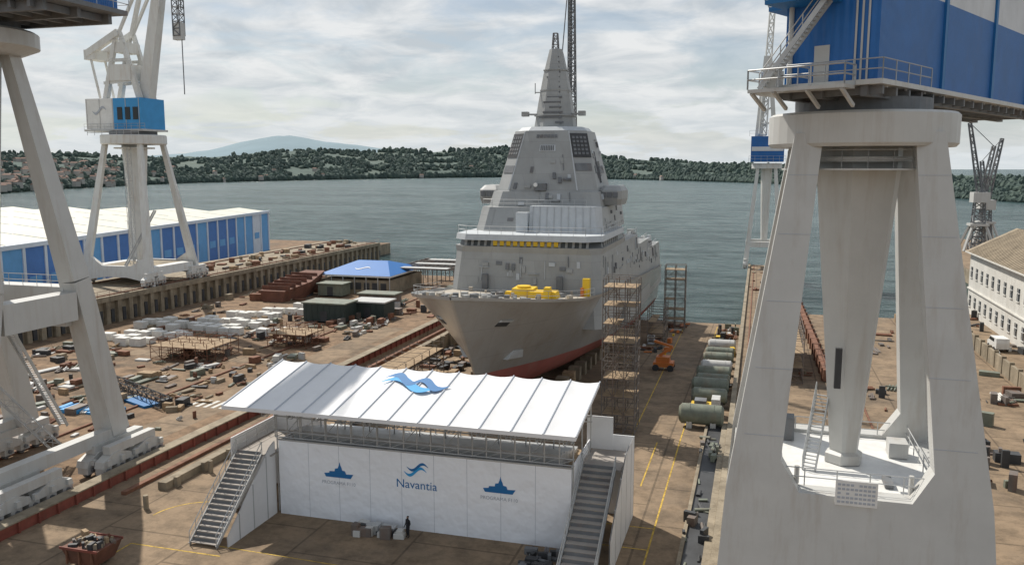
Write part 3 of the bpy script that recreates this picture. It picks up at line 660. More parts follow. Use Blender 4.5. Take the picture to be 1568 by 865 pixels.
for s in(-1,1):
    for zz in(13,17,21,25,28.5):
        oz=8.0-(zz/31)*3.9;iz=4.2-(zz-11.6)/19.4*1.7
        fyv=cy-(7.2-(zz-5)*.14)-.76
        c.box(min(cx+s*oz,cx+s*iz),max(cx+s*oz,cx+s*iz),fyv-.006,fyv+.02,zz,zz+.03,printg)
for i in range(60): c.box(cx+4.35-i*.022,cx+4.8-i*.022,53.5+i*.045,53.54+i*.045,10+i*.3,10.05+i*.3,rail)
c.rail([(cx+4.6*math.cos(a),cy+4.6*math.sin(a),28.9) for a in [math.pi*(1.1+.8*k/8) for k in range(9)]],rail,r=.03)
c.loft([[(cx+r*math.cos(2*math.pi*i/24),cy+r*math.sin(2*math.pi*i/24),z) for i in range(24)] for r,z in((4.7,28.8),(4.7,28.9))],craneG)
hd=math.radians(28);fx,fy=math.sin(hd),math.cos(hd);lx,ly=-math.cos(hd),math.sin(hd)
def hpnt(a,l,z):return(cx+fx*a+lx*l,cy+fy*a+ly*l,z)
def hbox(a0,a1,l0,l1,z0,z1,m):
    c.hexa([hpnt(a0,l0,z0),hpnt(a0,l1,z0),hpnt(a1,l1,z0),hpnt(a1,l0,z0),hpnt(a0,l0,z1),hpnt(a0,l1,z1),hpnt(a1,l1,z1),hpnt(a1,l0,z1)],m)
hbox(-6,30,-3.2,2.3,33.8,39.2,blueP);hbox(-6,30,-3.2,2.3,39.2,42.6,whiteP);hbox(-6,30,-3.2,2.3,42.6,46,blueP)
hbox(-6.6,30.5,-3.7,2.8,33.5,33.78,craneG)
for l in(-2.6,0,2.0): hbox(-6.3,30,l-.2,l+.2,32.9,33.5,craneD)
for a in range(-6,30,2): hbox(a,a+.25,-3.5,2.6,33.0,33.45,craneD)
for a in(4.0,14.5,24): hbox(a,a+.45,-3.35,-3.2,33.8,46,logoB)
for a in range(-5,30,3): c.tube(hpnt(a,-3.3,33.8),hpnt(a,-3.3,33.4),.1,rail,5)
c.rail([hpnt(-6.6,2.8,33.78),hpnt(-6.6,-3.7,33.78),hpnt(1,-3.7,33.78)],rail)
hbox(-8.0,-6.6,-2.2,3.6,33.3,33.5,craneG);hbox(-6.6,1,2.8,4.0,33.3,33.5,craneG)
c.rail([hpnt(1,4.0,33.5),hpnt(-8,3.6,33.5),hpnt(-8,-2.2,33.5),hpnt(-6.6,-2.2,33.5)],rail,r=.05)
for l in(-2,0,2,3.4): c.beam(hpnt(-6.2,l,32.4),hpnt(-7.9,l,33.3),.16,.2,craneG)
c.rail([hpnt(-6.6,.5,33.5),hpnt(-8,.5,33.5)],rail)
hbox(-8.2,-6,-1.0,2.6,38.2,38.45,logoB);c.rail([hpnt(-6,2.6,38.45),hpnt(-8.2,2.6,38.45),hpnt(-8.2,-1.0,38.45)],rail,r=.05)
hbox(-6,-1,2.3,3.5,38.2,38.45,logoB);c.rail([hpnt(-1,3.5,38.45),hpnt(-6,3.5,38.45)],rail,r=.05)
hbox(-8.0,-6.1,-1.2,.8,39.6,42,blueP);hbox(-8.05,-7.95,-1,.6,40.2,41.6,glass)
c.stairs(hpnt(-7.4,3.0,33.5),hpnt(-7.4,-.8,38.2),.7,rail);c.rail([hpnt(-7.75,3.0,33.5),hpnt(-7.75,-.8,38.2)],rail,h=.9)
hbox(-6.05,-5.98,-.4,.5,33.8,35.9,craneG);hbox(-7.2,-6.3,2.2,3.0,33.5,34.6,craneG)
c.tube(hpnt(-6.2,1.9,33.8),hpnt(-6.2,1.9,52),.15,craneG,8)
for k in range(3): c.tube(hpnt(-6.08,-2.6+k*.35,33.8),hpnt(-6.08,-2.6+k*.35,45),.06,craneG,5)
c.done()
# near-left crane
c=B('portal_crane')
lx_,ly_=-66.0,60.0
def leg(p,k,f,w0,w1,w2):
    c.beam(p,k,w0,w0*1.1,craneG,w1,w1*1.1,up=(0,1,0));c.beam(k,f,w1,w1*1.1,craneG,w2,w2,up=(0,1,0))
leg((-63.6,61,39),(-60.9,63.8,18.6),(-60.6,67,3.2),1.1,1.8,2.2)
leg((-63.6,57,39),(-60.9,54.2,18.6),(-60.6,51,3.2),1.1,1.8,2.2)
leg((-68.5,61,39),(-71.3,63.8,18.6),(-71.8,67,3.2),1.1,1.8,2.2)
leg((-68.5,57,39),(-71.3,54.2,18.6),(-71.8,51,3.2),1.1,1.8,2.2)
for y in(54.2,63.8): c.box(-71,-61.4,y-.9,y+.9,14.3,18.0,craneG)
for x in(-60.9,-71.3): c.box(x-.9,x+.9,55,63,15,17.6,craneG)
for x in(-60.2,-72): 
    c.beam((x,50.2,3.2),(x,67.8,3.2),1.1,1.2,craneG)
    for y in(53.5,66.5): bogie(c,x+.3,y,0,9.5,craneG,1.3)
    bogie(c,x+2.0,66.5,0,9,craneG,1.0) if x>-65 else None
    bogie(c,x+2.0,54.5,0,9,craneG,1.0) if x>-65 else None
c.loft([[(lx_+r*math.cos(2*math.pi*i/32),59+r*math.sin(2*math.pi*i/32),z) for i in range(32)] for r,z in((4.2,38.6),(5.6,39.2),(5.6,40.4),(5.3,40.6))],craneG)
c.loft([[(lx_+r*math.cos(2*math.pi*i/32),59+r*math.sin(2*math.pi*i/32),z) for i in range(32)] for r,z in((4.2,40.6),(4.2,41.6))],craneD)
c.tube((lx_,59,18),(lx_,59,39),1.0,craneG,8,r2=2.6)
c.box(-84,-53.6,55,63,42.3,47.6,blueP);c.box(-84.5,-53,54.5,63.5,41.9,42.28,craneD)
for y in(55.5,59,62.5): c.box(-84,-54,y-.2,y+.2,41.1,41.9,craneD)
for i in range(16): c.box(-83.5+i*1.9,-83.2+i*1.9,54.8,63.3,41.3,41.85,craneD)
c.rail([(-84,54.3,42.3),(-53,54.3,42.3),(-53,63.7,42.3),(-84,63.7,42.3)],rail)
c.beam((-66,62,47),(-80,112,76),5.0,3.6,craneG,3.6,2.6)  # boom out of view, set so its shadow band crosses the grandstand roof
c.beam((-66,60,47.5),(-68,66,66),1.2,1.2,craneG);c.tube((-68,66,66),(-80,112,76),.15,craneD,5)
c.stairs((-66,66.5,3.4),(-66,61,14),.9,rail);c.lattice((-64,64.5,1),(-70,58,13),.9,12,rail,.05);c.lattice((-63.5,69,0.5),(-62.4,66.5,9),.8,8,rail,.05)
c.rail([(-61.2,63,18.0),(-71,63,18.0)],rail);c.box(-66,-63,52.5,53.3,15,17.5,craneG)
c.done()
# mid-left crane
c=B('portal_crane')
mx_,my_=-125.5,150
portal(c,mx_,my_,5,1.14,.95,.945,.52,craneW,wallc,ring=6.4,zb=(1.8,4.2))
for s in(-1,1):
    for t in(-1,1): bogie(c,mx_+s*8.6,my_+t*7,5,7,craneW)
c.stairs((mx_+2,143,9),(mx_+5,149,20),.9,rail);c.lattice((mx_+1.5,146,9),(mx_+1.5,146,33),1.0,14,rail,.06)
c.rail([(mx_-6.2,144,36.0-.7),(mx_+6.2,144,35.3)],rail,r=.06)
c.box(-134,-127.2,146.5,153.5,36.6,42.8,white);c.box(-127.2,-120.4,146.5,153.5,36.6,42.8,blueL);c.box(-134.4,-120,146.2,153.8,36.2,36.6,craneG);c.rail([(-134.4,146.2,36.6),(-119.5,146.2,36.6)],rail)
for i in range(3): c.box(-126.2+i*1.9,-125+i*1.9,146.4,146.5,38.5,41,glass)
swoosh(c,-130.6,40.4,3.6,2,lambda x,z:(x,146.38,z),printg)
for i in range(5): c.box(-133.8+i*3.2,-133.7+i*3.2,146.42,146.5,36.7,42.7,craneG)
for y in(148,152):
    c.beam((-130,y,42.8),(-126.6,y,56),1.0,1.0,craneW,.7,.7,up=(0,1,0));c.beam((-121.8,y,42.8),(-125.8,y,56),1.0,1.0,craneW,.7,.7,up=(0,1,0))
    c.beam((-130.2,y,46),(-123,y,46.5),.6,.6,craneW);c.beam((-128.6,y,50.5),(-124.3,y,50.5),.6,.6,craneW);c.beam((-129.2,y,46),(-124.3,y,50.5),.4,.4,craneW)
    c.beam((-126,y,56),(-134,y,52.0),1.1,1.3,craneW);c.beam((-133.5,y,52.2),(-131.5,y,43),.35,.35,craneW);c.beam((-126.2,y,55.5),(-121.2,y,64),.5,.5,craneW)
c.box(-134.6,-131.8,147.6,152.4,50.8,52.8,craneW);c.box(-128.5,-123.3,147.4,152.6,46.4,49.6,craneW);c.box(-127.5,-124.5,147.8,152.2,52,54,craneW)
c.rail([(-128.8,147.3,49.6),(-123,147.3,49.6)],rail);c.rail([(-127.8,147.6,54.0),(-124.2,147.6,54.0)],rail)
c.beam((-121.8,150,42.5),(-114.8,150,76),2.6,2.2,craneW,1.6,1.6,up=(0,1,0))
c.beam((-124.6,150,55.5),(-118,150,76),.7,.7,craneW,up=(0,1,0))
c.tube((-112.5,150,60),(-112.5,150,76),.12,craneD,5);c.lattice((-113.2,150,55),(-113.2,150,62),1.6,5,craneD,.14);c.box(-114.2,-112.3,149.3,150.7,54.2,57.5,craneG);c.tube((-112.6,150,43.5),(-112.6,150,55),.11,craneD,5)
c.done()
def farcrane(name,x,y,z0,s,jib,lean=0):
    c=B(name)
    for sx in(-1,1):
        for sy in(-1,1): c.beam((x+sx*5*s,y+sy*5*s,z0),(x+sx*2.4*s,y+sy*2.4*s,z0+29*s),1.3*s,1.3*s,craneW,.9*s,.9*s)
    for sy in(-1,1): c.beam((x-4.4*s,y+sy*4.4*s,z0+7*s),(x+4.4*s,y+sy*4.4*s,z0+7*s),1.2*s,1.5*s,craneW)
    for sx in(-1,1): c.beam((x+sx*4.4*s,y-4.4*s,z0+7*s),(x+sx*4.4*s,y+4.4*s,z0+7*s),1.2*s,1.5*s,craneW);bogie(c,x+sx*5*s,y-5*s,z0,5,craneW);bogie(c,x+sx*5*s,y+5*s,z0,5,craneW)
    c.tube((x,y,z0+8*s),(x,y,z0+29*s),.9*s,craneW,8,r2=1.6*s);c.tube((x,y,z0+28.5*s),(x,y,z0+30*s),4.2*s,craneW,20)
    c.box(x-4.5*s,x+4.5*s,y-5*s,y+5*s,z0+30.4*s,z0+37.5*s,blueP);c.box(x-4.3*s,x+4.3*s,y-5.15*s,y-5*s,z0+33.4*s,z0+34.6*s,whiteP)
    c.rail([(x-5*s,y-5.4*s,z0+30.4*s),(x+5*s,y-5.4*s,z0+30.4*s)],rail,h=1.6);c.rail([(x-5*s,y-5.4*s,z0+37.5*s),(x+5*s,y-5.4*s,z0+37.5*s)],rail,h=1.6)
    c.beam((x-2.5*s,y,z0+37.5*s),(x-1.3*s,y,z0+60*s),2.2*s,2.2*s,craneW,1.2*s,1.2*s,up=(0,1,0));c.beam((x+1.8*s,y,z0+37.5*s),(x-.3*s,y,z0+60*s),1.2*s,1.2*s,craneW,up=(0,1,0))
    for k in range(5): c.beam((x-2.3*s,y,z0+(40+4*k)*s),(x+1.2*s,y,z0+(42+4*k)*s),.4*s,.4*s,craneW)
    c.lattice((x-1.5*s,y-2,z0+38*s),(x-1.5*s+jib[0],y-2+jib[1],z0+38*s+jib[2]),2.0*s,16,craneW,.22*s,1.0*s)
    c.done()
farcrane('portal_crane',1.6,257,0,1.0,(2,6,50))
for(x,y,h,j) in((73.5,330,27,8),(79,345,22,-6)):
    c=B('lattice_jib_crane')
    c.lattice((x,y,0),(x,y,h*.62),4.5,7,craneD,.25,3);c.box(x-2.6,x+2.6,y-3,y+3,h*.62,h*.62+3.5,craneG);c.lattice((x,y,h*.62+2),(x-j*.6,y,h+17),1.6,9,craneD,.2,.9);c.lattice((x,y,h*.62),(x+j*.4,y,h+9),1.4,7,craneD,.18,1);c.tube((x-j*.6,y,h+17),(x+j*.4,y,h+9),.12,craneD,4)
    for sx in(-1,1):
        for sy in(-1,1): c.beam((x+sx*5,y+sy*5,0),(x+sx*2,y+sy*2,9),.7,.7,craneG)
    c.box(x-3,x+3,y-3,y+3,8.6,9.4,craneG)
    c.done()
# ------------------------------------------------------------------ right side
e=B('crane_rail_girder')
e.beam((9.6,120,.9),(7.9,206,.9),.8,1.6,rustm)
for i in range(20): e.box(9.0-i*.085,10.4-i*.085,121+i*4.2,121.4+i*4.2,0,1.75,rustm)
e.box(-2.5,-1.9,20,262,0,.45,wallc);e.box(-1.0,-.8,20,262,0,.15,rustm);e.box(13.0,13.2,20,175,0,.15,rustm)
e.done()
def bldg(name,x0,x1,y0,y1,ze,zr,nwin,rows,wm_=plaster,rm=tile):
    b=B(name);xm=(x0+x1)/2
    b.box(x0,x1,y0,y1,-4,ze,wm_)
    b.add([(x0-.8,y0-.8,ze-.1),(x0-.8,y1+.8,ze-.1),(xm,y1+.8,zr),(xm,y0-.8,zr),(x1+.8,y0-.8,ze-.1),(x1+.8,y1+.8,ze-.1)],[(0,3,2,1),(3,4,5,2)],rm)
    b.add([(x0,y1,ze),(x1,y1,ze),(xm,y1,zr-.3),(x0,y0,ze),(x1,y0,ze),(xm,y0,zr-.3)],[(0,1,2),(3,5,4)],wm_)
    b.box(x0-.9,x0-.7,y0-.8,y1+.8,ze-.35,ze-.1,wm_);b.box(x0-.3,x0-.02,y0,y1,4.9,5.15,wm_)
    for r in range(rows):
        z=1.6+r*(ze-1)/rows
        for i in range(nwin):
            y=y0+(y1-y0)*(i+.5)/nwin
            b.box(x0-.06,x0+.1,y-.75,y+.75,z,z+2.1,glass);b.box(x0-.14,x0-.05,y-.05,y+.05,z,z+2.1,white);b.box(x0-.14,x0-.05,y-.75,y+.75,z+1.3,z+1.38,white);b.box(x0-.2,x0,y-.9,y+.9,z-.15,z,wm_)
    nf=int((x1-x0)/4)
    for r in range(rows):
        z=1.6+r*(ze-1)/rows
        for i in range(nf):
            x=x0+(x1-x0)*(i+.5)/nf;b.box(x-.7,x+.7,y0-.06,y0+.1,z,z+2.1,glass)
    for i in range(int((y1-y0)/1.2)):
        y=y0+i*1.2
        b.beam((x0-.8,y,ze-.05),(xm,y,zr+.04),.18,.1,rm)
    return b.done()
bldg('workshop_building',41,57,100,188,12.4,17.0,22,2)
bldg('workshop_building',60,84,120,215,16,21.5,20,3)
e=B('boundary_wall');e.box(33.8,34.2,60,172,0,2.2,wallc)
for i in range(28): e.box(33.7,34.3,60+i*4,60.4+i*4,0,2.5,wallc)
e.done()
# ------------------------------------------------------------------ yard stock
def clutter(name,x0,x1,y0,y1,n,ms,smax=2.2,z0=0,kinds=(0,0,1,2),hmax=1.0):
    b=B(name)
    cl=[(random.uniform(x0,x1),random.uniform(y0,y1)) for _ in range(max(3,n//9))]
    for i in range(n):
        if random.random()<.7:
            q=random.choice(cl);x=min(x1,max(x0,q[0]+random.gauss(0,1.6)));y=min(y1,max(y0,q[1]+random.gauss(0,2.0)))
        else: x=random.uniform(x0,x1);y=random.uniform(y0,y1)
        m=random.choice(ms);k=random.choice(kinds);a=random.uniform(.2,smax);r=random.choice([0,1.571,1.571])+random.gauss(0,.18);z=z0 if z0 is not None else fz(y)
        if k==0: b.box(x-a,x+a,y-a*random.uniform(.25,.7),y+a*random.uniform(.25,.7),z,z+random.uniform(.12,hmax),m,r)
        elif k==1:
            dx,dy=math.cos(r)*a*1.6,math.sin(r)*a*1.6;q=random.uniform(.05,.16)
            for t in range(random.randint(1,5)): b.tube((x-dx-dy*.12*t,y-dy+dx*.12*t,z+q),(x+dx-dy*.12*t,y+dy+dx*.12*t,z+q+random.uniform(0,.1)),q,m,7)
        else:
            dx,dy=math.cos(r)*a,math.sin(r)*a
            for t in(-.3,0,.3): b.beam((x-dx-dy*t,y-dy+dx*t,z+.12),(x+dx-dy*t,y+dy+dx*t,z+.12+random.uniform(0,.4)),.15,.22,m)
            b.beam((x-dy*.6,y+dx*.6,z+.3),(x+dy*.6,y-dx*.6,z+.3),.15,.2,m)
    return b.done()
cm=[rustm,rustm,dark,scaf,green,wood,wallc,craneG]
bb=B('white_concrete_blocks')
for gx,gy,nx_,ny_ in((-106,113,4,2),(-104,119,5,2),(-101,126,5,2),(-99,132,5,2),(-98.5,140,4,2),(-108,126,2,3),(-95,147,4,1),(-91,152,3,1),(-88,126,3,1)):
    for i in range(nx_):
        for j in range(ny_):
            if random.random()<.85:
                x=gx+i*2.7+random.uniform(-.2,.2);y=gy+j*2.5+random.uniform(-.2,.2);bb.box(x,x+2.1,y,y+1.5,0,random.uniform(.9,1.4),blockm,random.uniform(-.06,.06))
bb.done(.04)
clutter('scrap_metal_pile',-110,-88,118,156,60,[rustm,wood,scaf,dark,wallc],1.1)
clutter('scrap_metal_pile',-113,-97,160,205,110,[rustm,rustm,hullr,dark,green,wallc],2.2,hmax=2)
clutter('steel_parts_stack',-95,-74,80,106,110,cm,1.2)
clutter('steel_parts_stack',-100,-74,62,84,120,cm+[craneG,dark],1.2)
clutter('steel_parts_stack',-71,-62,72,104,60,cm+[dark],.9)
clutter('steel_parts_stack',-88,-66,104,150,230,cm+[plaster,rustm,scaf],1.2,hmax=1.4)
clutter('steel_parts_stack',-110,-94,92,112,80,cm+[rustm],1.3)
clutter('steel_parts_stack',-74,-60,146,205,110,cm,1.6,hmax=1.6)
clutter('timber_and_cables',-54.5,-42,84,150,190,[wood,rustm,dark,dark,scaf,scaf],1.2,z0=None)
clutter('shipyard_equipment',-6.6,-3.4,98,176,110,[green,craneG,dark,dark,scaf,yel,rustm],.8,z0=None,hmax=1.6)
clutter('shipyard_equipment',-4.8,-3.2,56,92,40,[dark,green,dark,scaf,green],.5,kinds=(0,1))
clutter('shipyard_equipment',12,32,78,172,170,[plaster,scaf,rustm,white,green,scaf,wood,dark],1.4,hmax=1.8)
clutter('shipyard_equipment',-1.5,8,110,250,60,[craneG,rustm,wallc,scaf],.9)
clutter('shipyard_equipment',35,40.5,80,180,60,[dark,rustm,craneG,white,scaf],1.1,hmax=2)
clutter('shipyard_equipment',-19,-14,140,178,40,[rustm,orange,yel,craneG,dark],.9,z0=None)
scaffold('yard_scaffold_rack',3,6.5,118,140,0,7,1,6,2)
e=B('channel_gully');e.box(-4.9,-4.6,45,96,-.2,.22,wallc);e.box(-4.6,-3.1,45,96,-.2,.02,dark);e.box(-3.1,-2.52,45,96,-.2,.3,wallc);e.done()
def shed(name,x,y,wx,wy,h,m,top=None):
    b=B(name)
    b.box(x-wx/2,x+wx/2,y-wy/2,y+wy/2,.3,h,m)
    for i in range(int(wx/1.2)): b.box(x-wx/2+.5+i*1.2,x-wx/2+.62+i*1.2,y-wy/2-.05,y-wy/2,.3,h,m)
    b.box(x-.7,x+.7,y-wy/2-.08,y-wy/2-.05,.3,2.3,dark)
    b.box(x-wx/2-.3,x+wx/2+.3,y-wy/2-.3,y+wy/2+.3,h,h+.25,top or m)
    return b.done()
shed('dark_green_container',-77.5,143,8.5,5,3.6,dkgreen,green);shed('dark_green_container',-71.5,149,7,5,3.2,dkgreen,craneG);shed('site_cabin',-92,172,6,4,2.8,green);shed('site_cabin',-76,162,8,4,2.6,scaf,green)
bm=B('blue_roof_marquee')
X0,X1,Y0,Y1=-98,-80,176,196
bm.loft([[(X0,Y0,4.3),(X1,Y0,4.3),(X1,Y1,4.3),(X0,Y1,4.3)],[(-93,186,6.6),(-85,186,6.6),(-85,187,6.6),(-93,187,6.6)]],mat('blue_tarpaulin',(.02,.15,.44),.5,var=.06),cap=True)
bm.box(X0+.3,X1-.3,Y0+.3,Y1-.3,0,3.2,wallc);bm.box(X0+.05,X1-.05,Y0+.05,Y1-.05,3.9,4.29,white)
for i in range(7):
    x=X0+.2+i*(X1-X0-.4)/6;bm.tube((x,Y0+.15,0),(x,Y0+.15,4),.12,rail,6)
swoosh(bm,-89,180.6,4,2.2,lambda x,y:(x,y,4.3+(y-176)*.23+.08),white)
for i in range(8): bm.box(X0+.8+i*2.1,X0+2.2+i*2.1,Y0+.2,Y0+.28,1,2.6,dark)
bm.done()
bm=B('open_steel_canopy')
for i in range(8):
    y=186+i*3
    for x in range(-84,-67,2): bm.beam((x,y,5),(x,y+3,5),.12,.12,scaf)
    bm.beam((-84,y,5),(-68,y,5),.2,.3,scaf)
    for x in(-84,-76,-68): bm.tube((x,y,0),(x,y,5),.12,scaf,5)
    if i%3==0: bm.box(-82,-70,y,y+2.6,5.1,5.2,craneG)
bm.done()
hs=B('rusty_hull_section')
hs.loft([[(-103,160,0),(-98,160,0),(-97.5,160,2.4),(-103.5,160,2.4)],[(-103,167,0),(-97,168,0),(-96,169,3.5),(-104,168,3.8)],[(-101,175,1),(-98,175,1),(-97,177,5),(-102,177,5)]],hullr)
for i in range(6): hs.box(-103.6,-96.8,161+i*2.4,161.15+i*2.4,2.0+i*.25,3.4+i*.3,hullr)
hs.done()
for i,(y,r,l,m) in enumerate(((95.5,1.15,4.4,green),(106,1.0,3.8,green),(112,1.05,4.2,green),(116.5,.9,4,green),(121,1,4.2,green),(127,.9,4,craneG),(133,1.0,4,green),(139,.9,4,green),(146,1,4,craneG))):
    t=B('cylindrical_tank');z=fz(y)+r+.35
    t.tube((-3.2-l,y,z),(-3.2,y,z),r,m,24);t.tube((-3.2-l-.3,y,z),(-3.2-l,y,z),r*.7,m,24,r2=r);t.tube((-3.2,y,z),(-2.95,y,z),r,m,24,r2=r*.7)
    for q in(.2,.8): t.tube((-3.2-l*q-.08,y,z),(-3.2-l*q+.08,y,z),r+.04,m,24);t.box(-3.2-l*q-.3,-3.2-l*q+.3,y-r*.8,y+r*.8,fz(y)-.1,z-r*.6,craneG)
    t.done()
yb=B('yellow_generator');yb.box(-7,-4,100.5,102.5,-.3,.9,yel);yb.box(-6.6,-5.2,100.7,102.3,.9,1.4,craneD);yb.box(-4.6,-3.6,100.2,102.4,-.3,1.8,craneG);yb.tube((-6.9,101,1.4),(-6.9,101,2.0),.08,dark,6);yb.done(.05)
bl=B('boom_lift')
by=128;bz=fz(by)
bl.box(-14.6,-11.6,by-1.1,by+1.1,bz+.6,bz+1.3,orange)
for x in(-14.2,-12.0):
    for y in(by-1.2,by+1.2): bl.tube((x,y-.2,bz+.5),(x,y+.2,bz+.5),.5,dark,14)
bl.box(-14.2,-12.2,by-.9,by+.9,bz+1.3,bz+2.1,orange);bl.beam((-13.8,by,bz+2.1),(-11.8,by,bz+3.6),.35,.4,orange);bl.beam((-11.8,by,bz+3.6),(-14.6,by,bz+4.4),.3,.35,orange)
bl.rail([(-15.6,by-.6,bz+4),(-14.6,by-.6,bz+4),(-14.6,by+.6,bz+4),(-15.6,by+.6,bz+4),(-15.6,by-.6,bz+4)],rail);bl.box(-15.6,-14.6,by-.6,by+.6,bz+3.9,bz+4,craneD);bl.done()
sk=B('waste_skip')
sk.loft([[(-47.6,47.6,.2),(-45.4,47.6,.2),(-45.4,49.6,.2),(-47.6,49.6,.2)],[(-48.1,47.3,1.5),(-44.9,47.3,1.5),(-44.9,49.9,1.5),(-48.1,49.9,1.5)]],hullr,cap=True)
for y in(47.25,49.92): sk.box(-48.15,-44.85,y-.04,y+.04,1.42,1.6,redst)
for x in(-47.6,-46.5,-45.4): sk.box(x-.06,x+.06,47.26,47.42,.3,1.5,rustm)
for i in range(40):
    x=random.uniform(-47.8,-45.2);y=random.uniform(47.6,49.6);a=random.uniform(.1,.35);sk.box(x-a,x+a,y-a*.5,y+a*.5,1.4,1.5+random.uniform(.1,.5),random.choice([dark,dark,wood,scaf,rustm,wallc]),random.random()*3)
sk.done()
eq=B('stage_flight_cases')
for i in range(16):
    x=-30.4+random.uniform(0,4.2);y=58.6+random.uniform(-.6,.9);a=random.uniform(.25,.55);eq.box(x-a,x+a,y-.3,y+.3,0,random.uniform(.3,.95),random.choice([craneG,scaf,rail,dark]),random.uniform(-.2,.2))
eq.box(-28.7,-26.9,58.9,59.7,.45,.6,rail);eq.done(.02)
clutter('black_cable_pile',-15.6,-13.2,56.3,59,30,[dark,dark,craneD],.5,hmax=.6)
def van(name,x,y,m,rot):
    b=B(name);c_,s_=math.cos(rot),math.sin(rot)
    def T(u,v,w):return(x+u*c_-v*s_,y+u*s_+v*c_,w)
    prof=[(-2.4,.5),(2.4,.5),(2.5,1.1),(1.7,1.4),(1.0,2.1),(-2.3,2.15),(-2.45,1.4)]
    b.prism(prof,lambda u,w:T(u,-.95,w),lambda u,w:T(u,.95,w),m)
    b.prism([(1.0,1.45),(1.55,1.45),(1.0,1.98),(-1.2,2.0),(-1.2,1.45)],lambda u,w:T(u,-.97,w),lambda u,w:T(u,.97,w),glass)
    for u in(-1.5,1.5):
        for v in(-.95,.95): b.tube(T(u,v-.1,.36),T(u,v+.1,.36),.36,dark,14)
    return b.done()
van('parked_van',-92,84.5,white,.5);van('parked_van',37.6,150,white,1.6)
bs=B('blue_pallet_stack')
for i in range(9): bs.box(-80+i*.9,-79.3+i*.9,79.5+random.uniform(-.5,.5),82,0,random.uniform(.2,.6),blueL,random.uniform(-.2,.2))
bs.box(-72,-70.8,79,80.2,0,.9,yel);bs.done()
fm=B('mooring_frame');fm.lattice((-84,92,.8),(-68,84,.8),1.2,14,dark,.08);fm.box(-76,-70,84.5,86.5,0,.3,logoB,-.4);fm.done()
# ------------------------------------------------------------------ person
def person(name,px,py,face):
    me=D.meshes.new(name)
    J=[((0,0,.95),.15),((0,0,1.15),.14),((0,0,1.38),.17),((0,0,1.50),.06),((0,.01,1.60),.085),((0,.01,1.70),.09),
       ((.10,0,.90),.11),((.12,.03,.5),.075),((.12,-.02,.10),.05),((.12,.14,.04),.04),
       ((-.10,0,.90),.11),((-.13,.05,.5),.075),((-.13,0,.10),.05),((-.13,.16,.04),.04),
       ((.21,0,1.42),.07),((.27,-.02,1.15),.05),((.26,.12,.92),.035),((.26,.17,.85),.03),
       ((-.21,0,1.42),.07),((-.27,-.02,1.15),.05),((-.24,.14,.95),.035),((-.24,.19,.88),.03)]
    E=[(0,1),(1,2),(2,3),(3,4),(4,5),(0,6),(6,7),(7,8),(8,9),(0,10),(10,11),(11,12),(12,13),(2,14),(14,15),(15,16),(16,17),(2,18),(18,19),(19,20),(20,21)]
    for h_,sg in((17,1),(21,-1)):
        base=J[h_][0]
        for f_ in range(4):
            J.append(((base[0]+(f_-1.5)*.02,base[1]+.035,base[2]-.04-(.008 if f_ in(1,2) else 0)),.009));E.append((h_,len(J)-1))
            J.append(((base[0]+(f_-1.5)*.021,base[1]+.045,base[2]-.075),.008));E.append((len(J)-2,len(J)-1))
        J.append(((base[0]-sg*.04,base[1]+.03,base[2]-.01),.010));E.append((h_,len(J)-1))
    me.from_pydata([j[0] for j in J],E,[]);me.materials.append(mat('dark_clothing',(.02,.02,.025),.9,var=.2,scale=6))
    o=D.objects.new(name,me);S.collection.objects.link(o)
    sk_=o.modifiers.new('s','SKIN');sv=me.skin_vertices[0].data
    for i,j in enumerate(J): sv[i].radius=(j[1],j[1]);sv[i].use_root=(i==0)
    o.modifiers.new('ss','SUBSURF').levels=1
    o.location=(px,py,0);o.rotation_euler=(0,0,face)
    hm=B('head_and_hair');skin=mat('skin',(.45,.28,.2),.6);hair=mat('dark_hair',(.02,.015,.012),.8)
    hm.add([(q.x*.085,.01+q.y*.1,1.66+q.z*.12) for q in ico],icf,skin,True);hm.add([(q.x*.095,-.01+q.y*.105,1.70+q.z*.10) for q in ico],icf,hair,True)
    hm.box(-.012,.012,.10,.13,1.63,1.67,skin);hm.box(-.03,.03,.095,.105,1.60,1.608,hair)
    for s_ in(-1,1): hm.box(s_*.03-.01,s_*.03+.01,.1,.106,1.675,1.685,hair);hm.box(s_*.088-.01,s_*.088+.01,0,.03,1.63,1.69,skin)
    ho=hm.done();ho.parent=o
person('person',-25.7,59.0,2.6)
# ------------------------------------------------------------------ world / sun / camera
W_=D.worlds.new('World');S.world=W_;W_.use_nodes=True;nt=W_.node_tree;N=nt.nodes;L=nt.links;bg=N['Background'];bg.inputs[1].default_value=.085
sky=N.new('ShaderNodeTexSky');sky.sky_type='NISHITA';sky.sun_disc=False;sky.sun_elevation=math.radians(48);sky.sun_rotation=math.radians(-52);sky.dust_density=1.0
lim=N.new('ShaderNodeVectorMath');lim.operation='MINIMUM';lim.inputs[1].default_value=(8.5,8.8,9.2);L.new(sky.outputs[0],lim.inputs[0])
tc=N.new('ShaderNodeTexCoord');sp=N.new('ShaderNodeSeparateXYZ');L.new(tc.outputs['Generated'],sp.inputs[0])
def math_(op,a,b=None,clamp=False):
    n=N.new('ShaderNodeMath');n.operation=op;n.use_clamp=clamp
    for i,x in enumerate((a,b)):
        if x is None: continue
        if isinstance(x,(int,float)): n.inputs[i].default_value=x
        else: L.new(x,n.inputs[i])
    return n.outputs[0]
zz=math_('MAXIMUM',sp.outputs[2],0)
zc=math_('ADD',zz,.16)
cbn=N.new('ShaderNodeCombineXYZ');L.new(math_('DIVIDE',sp.outputs[0],zc),cbn.inputs[0]);L.new(math_('DIVIDE',sp.outputs[1],zc),cbn.inputs[1])
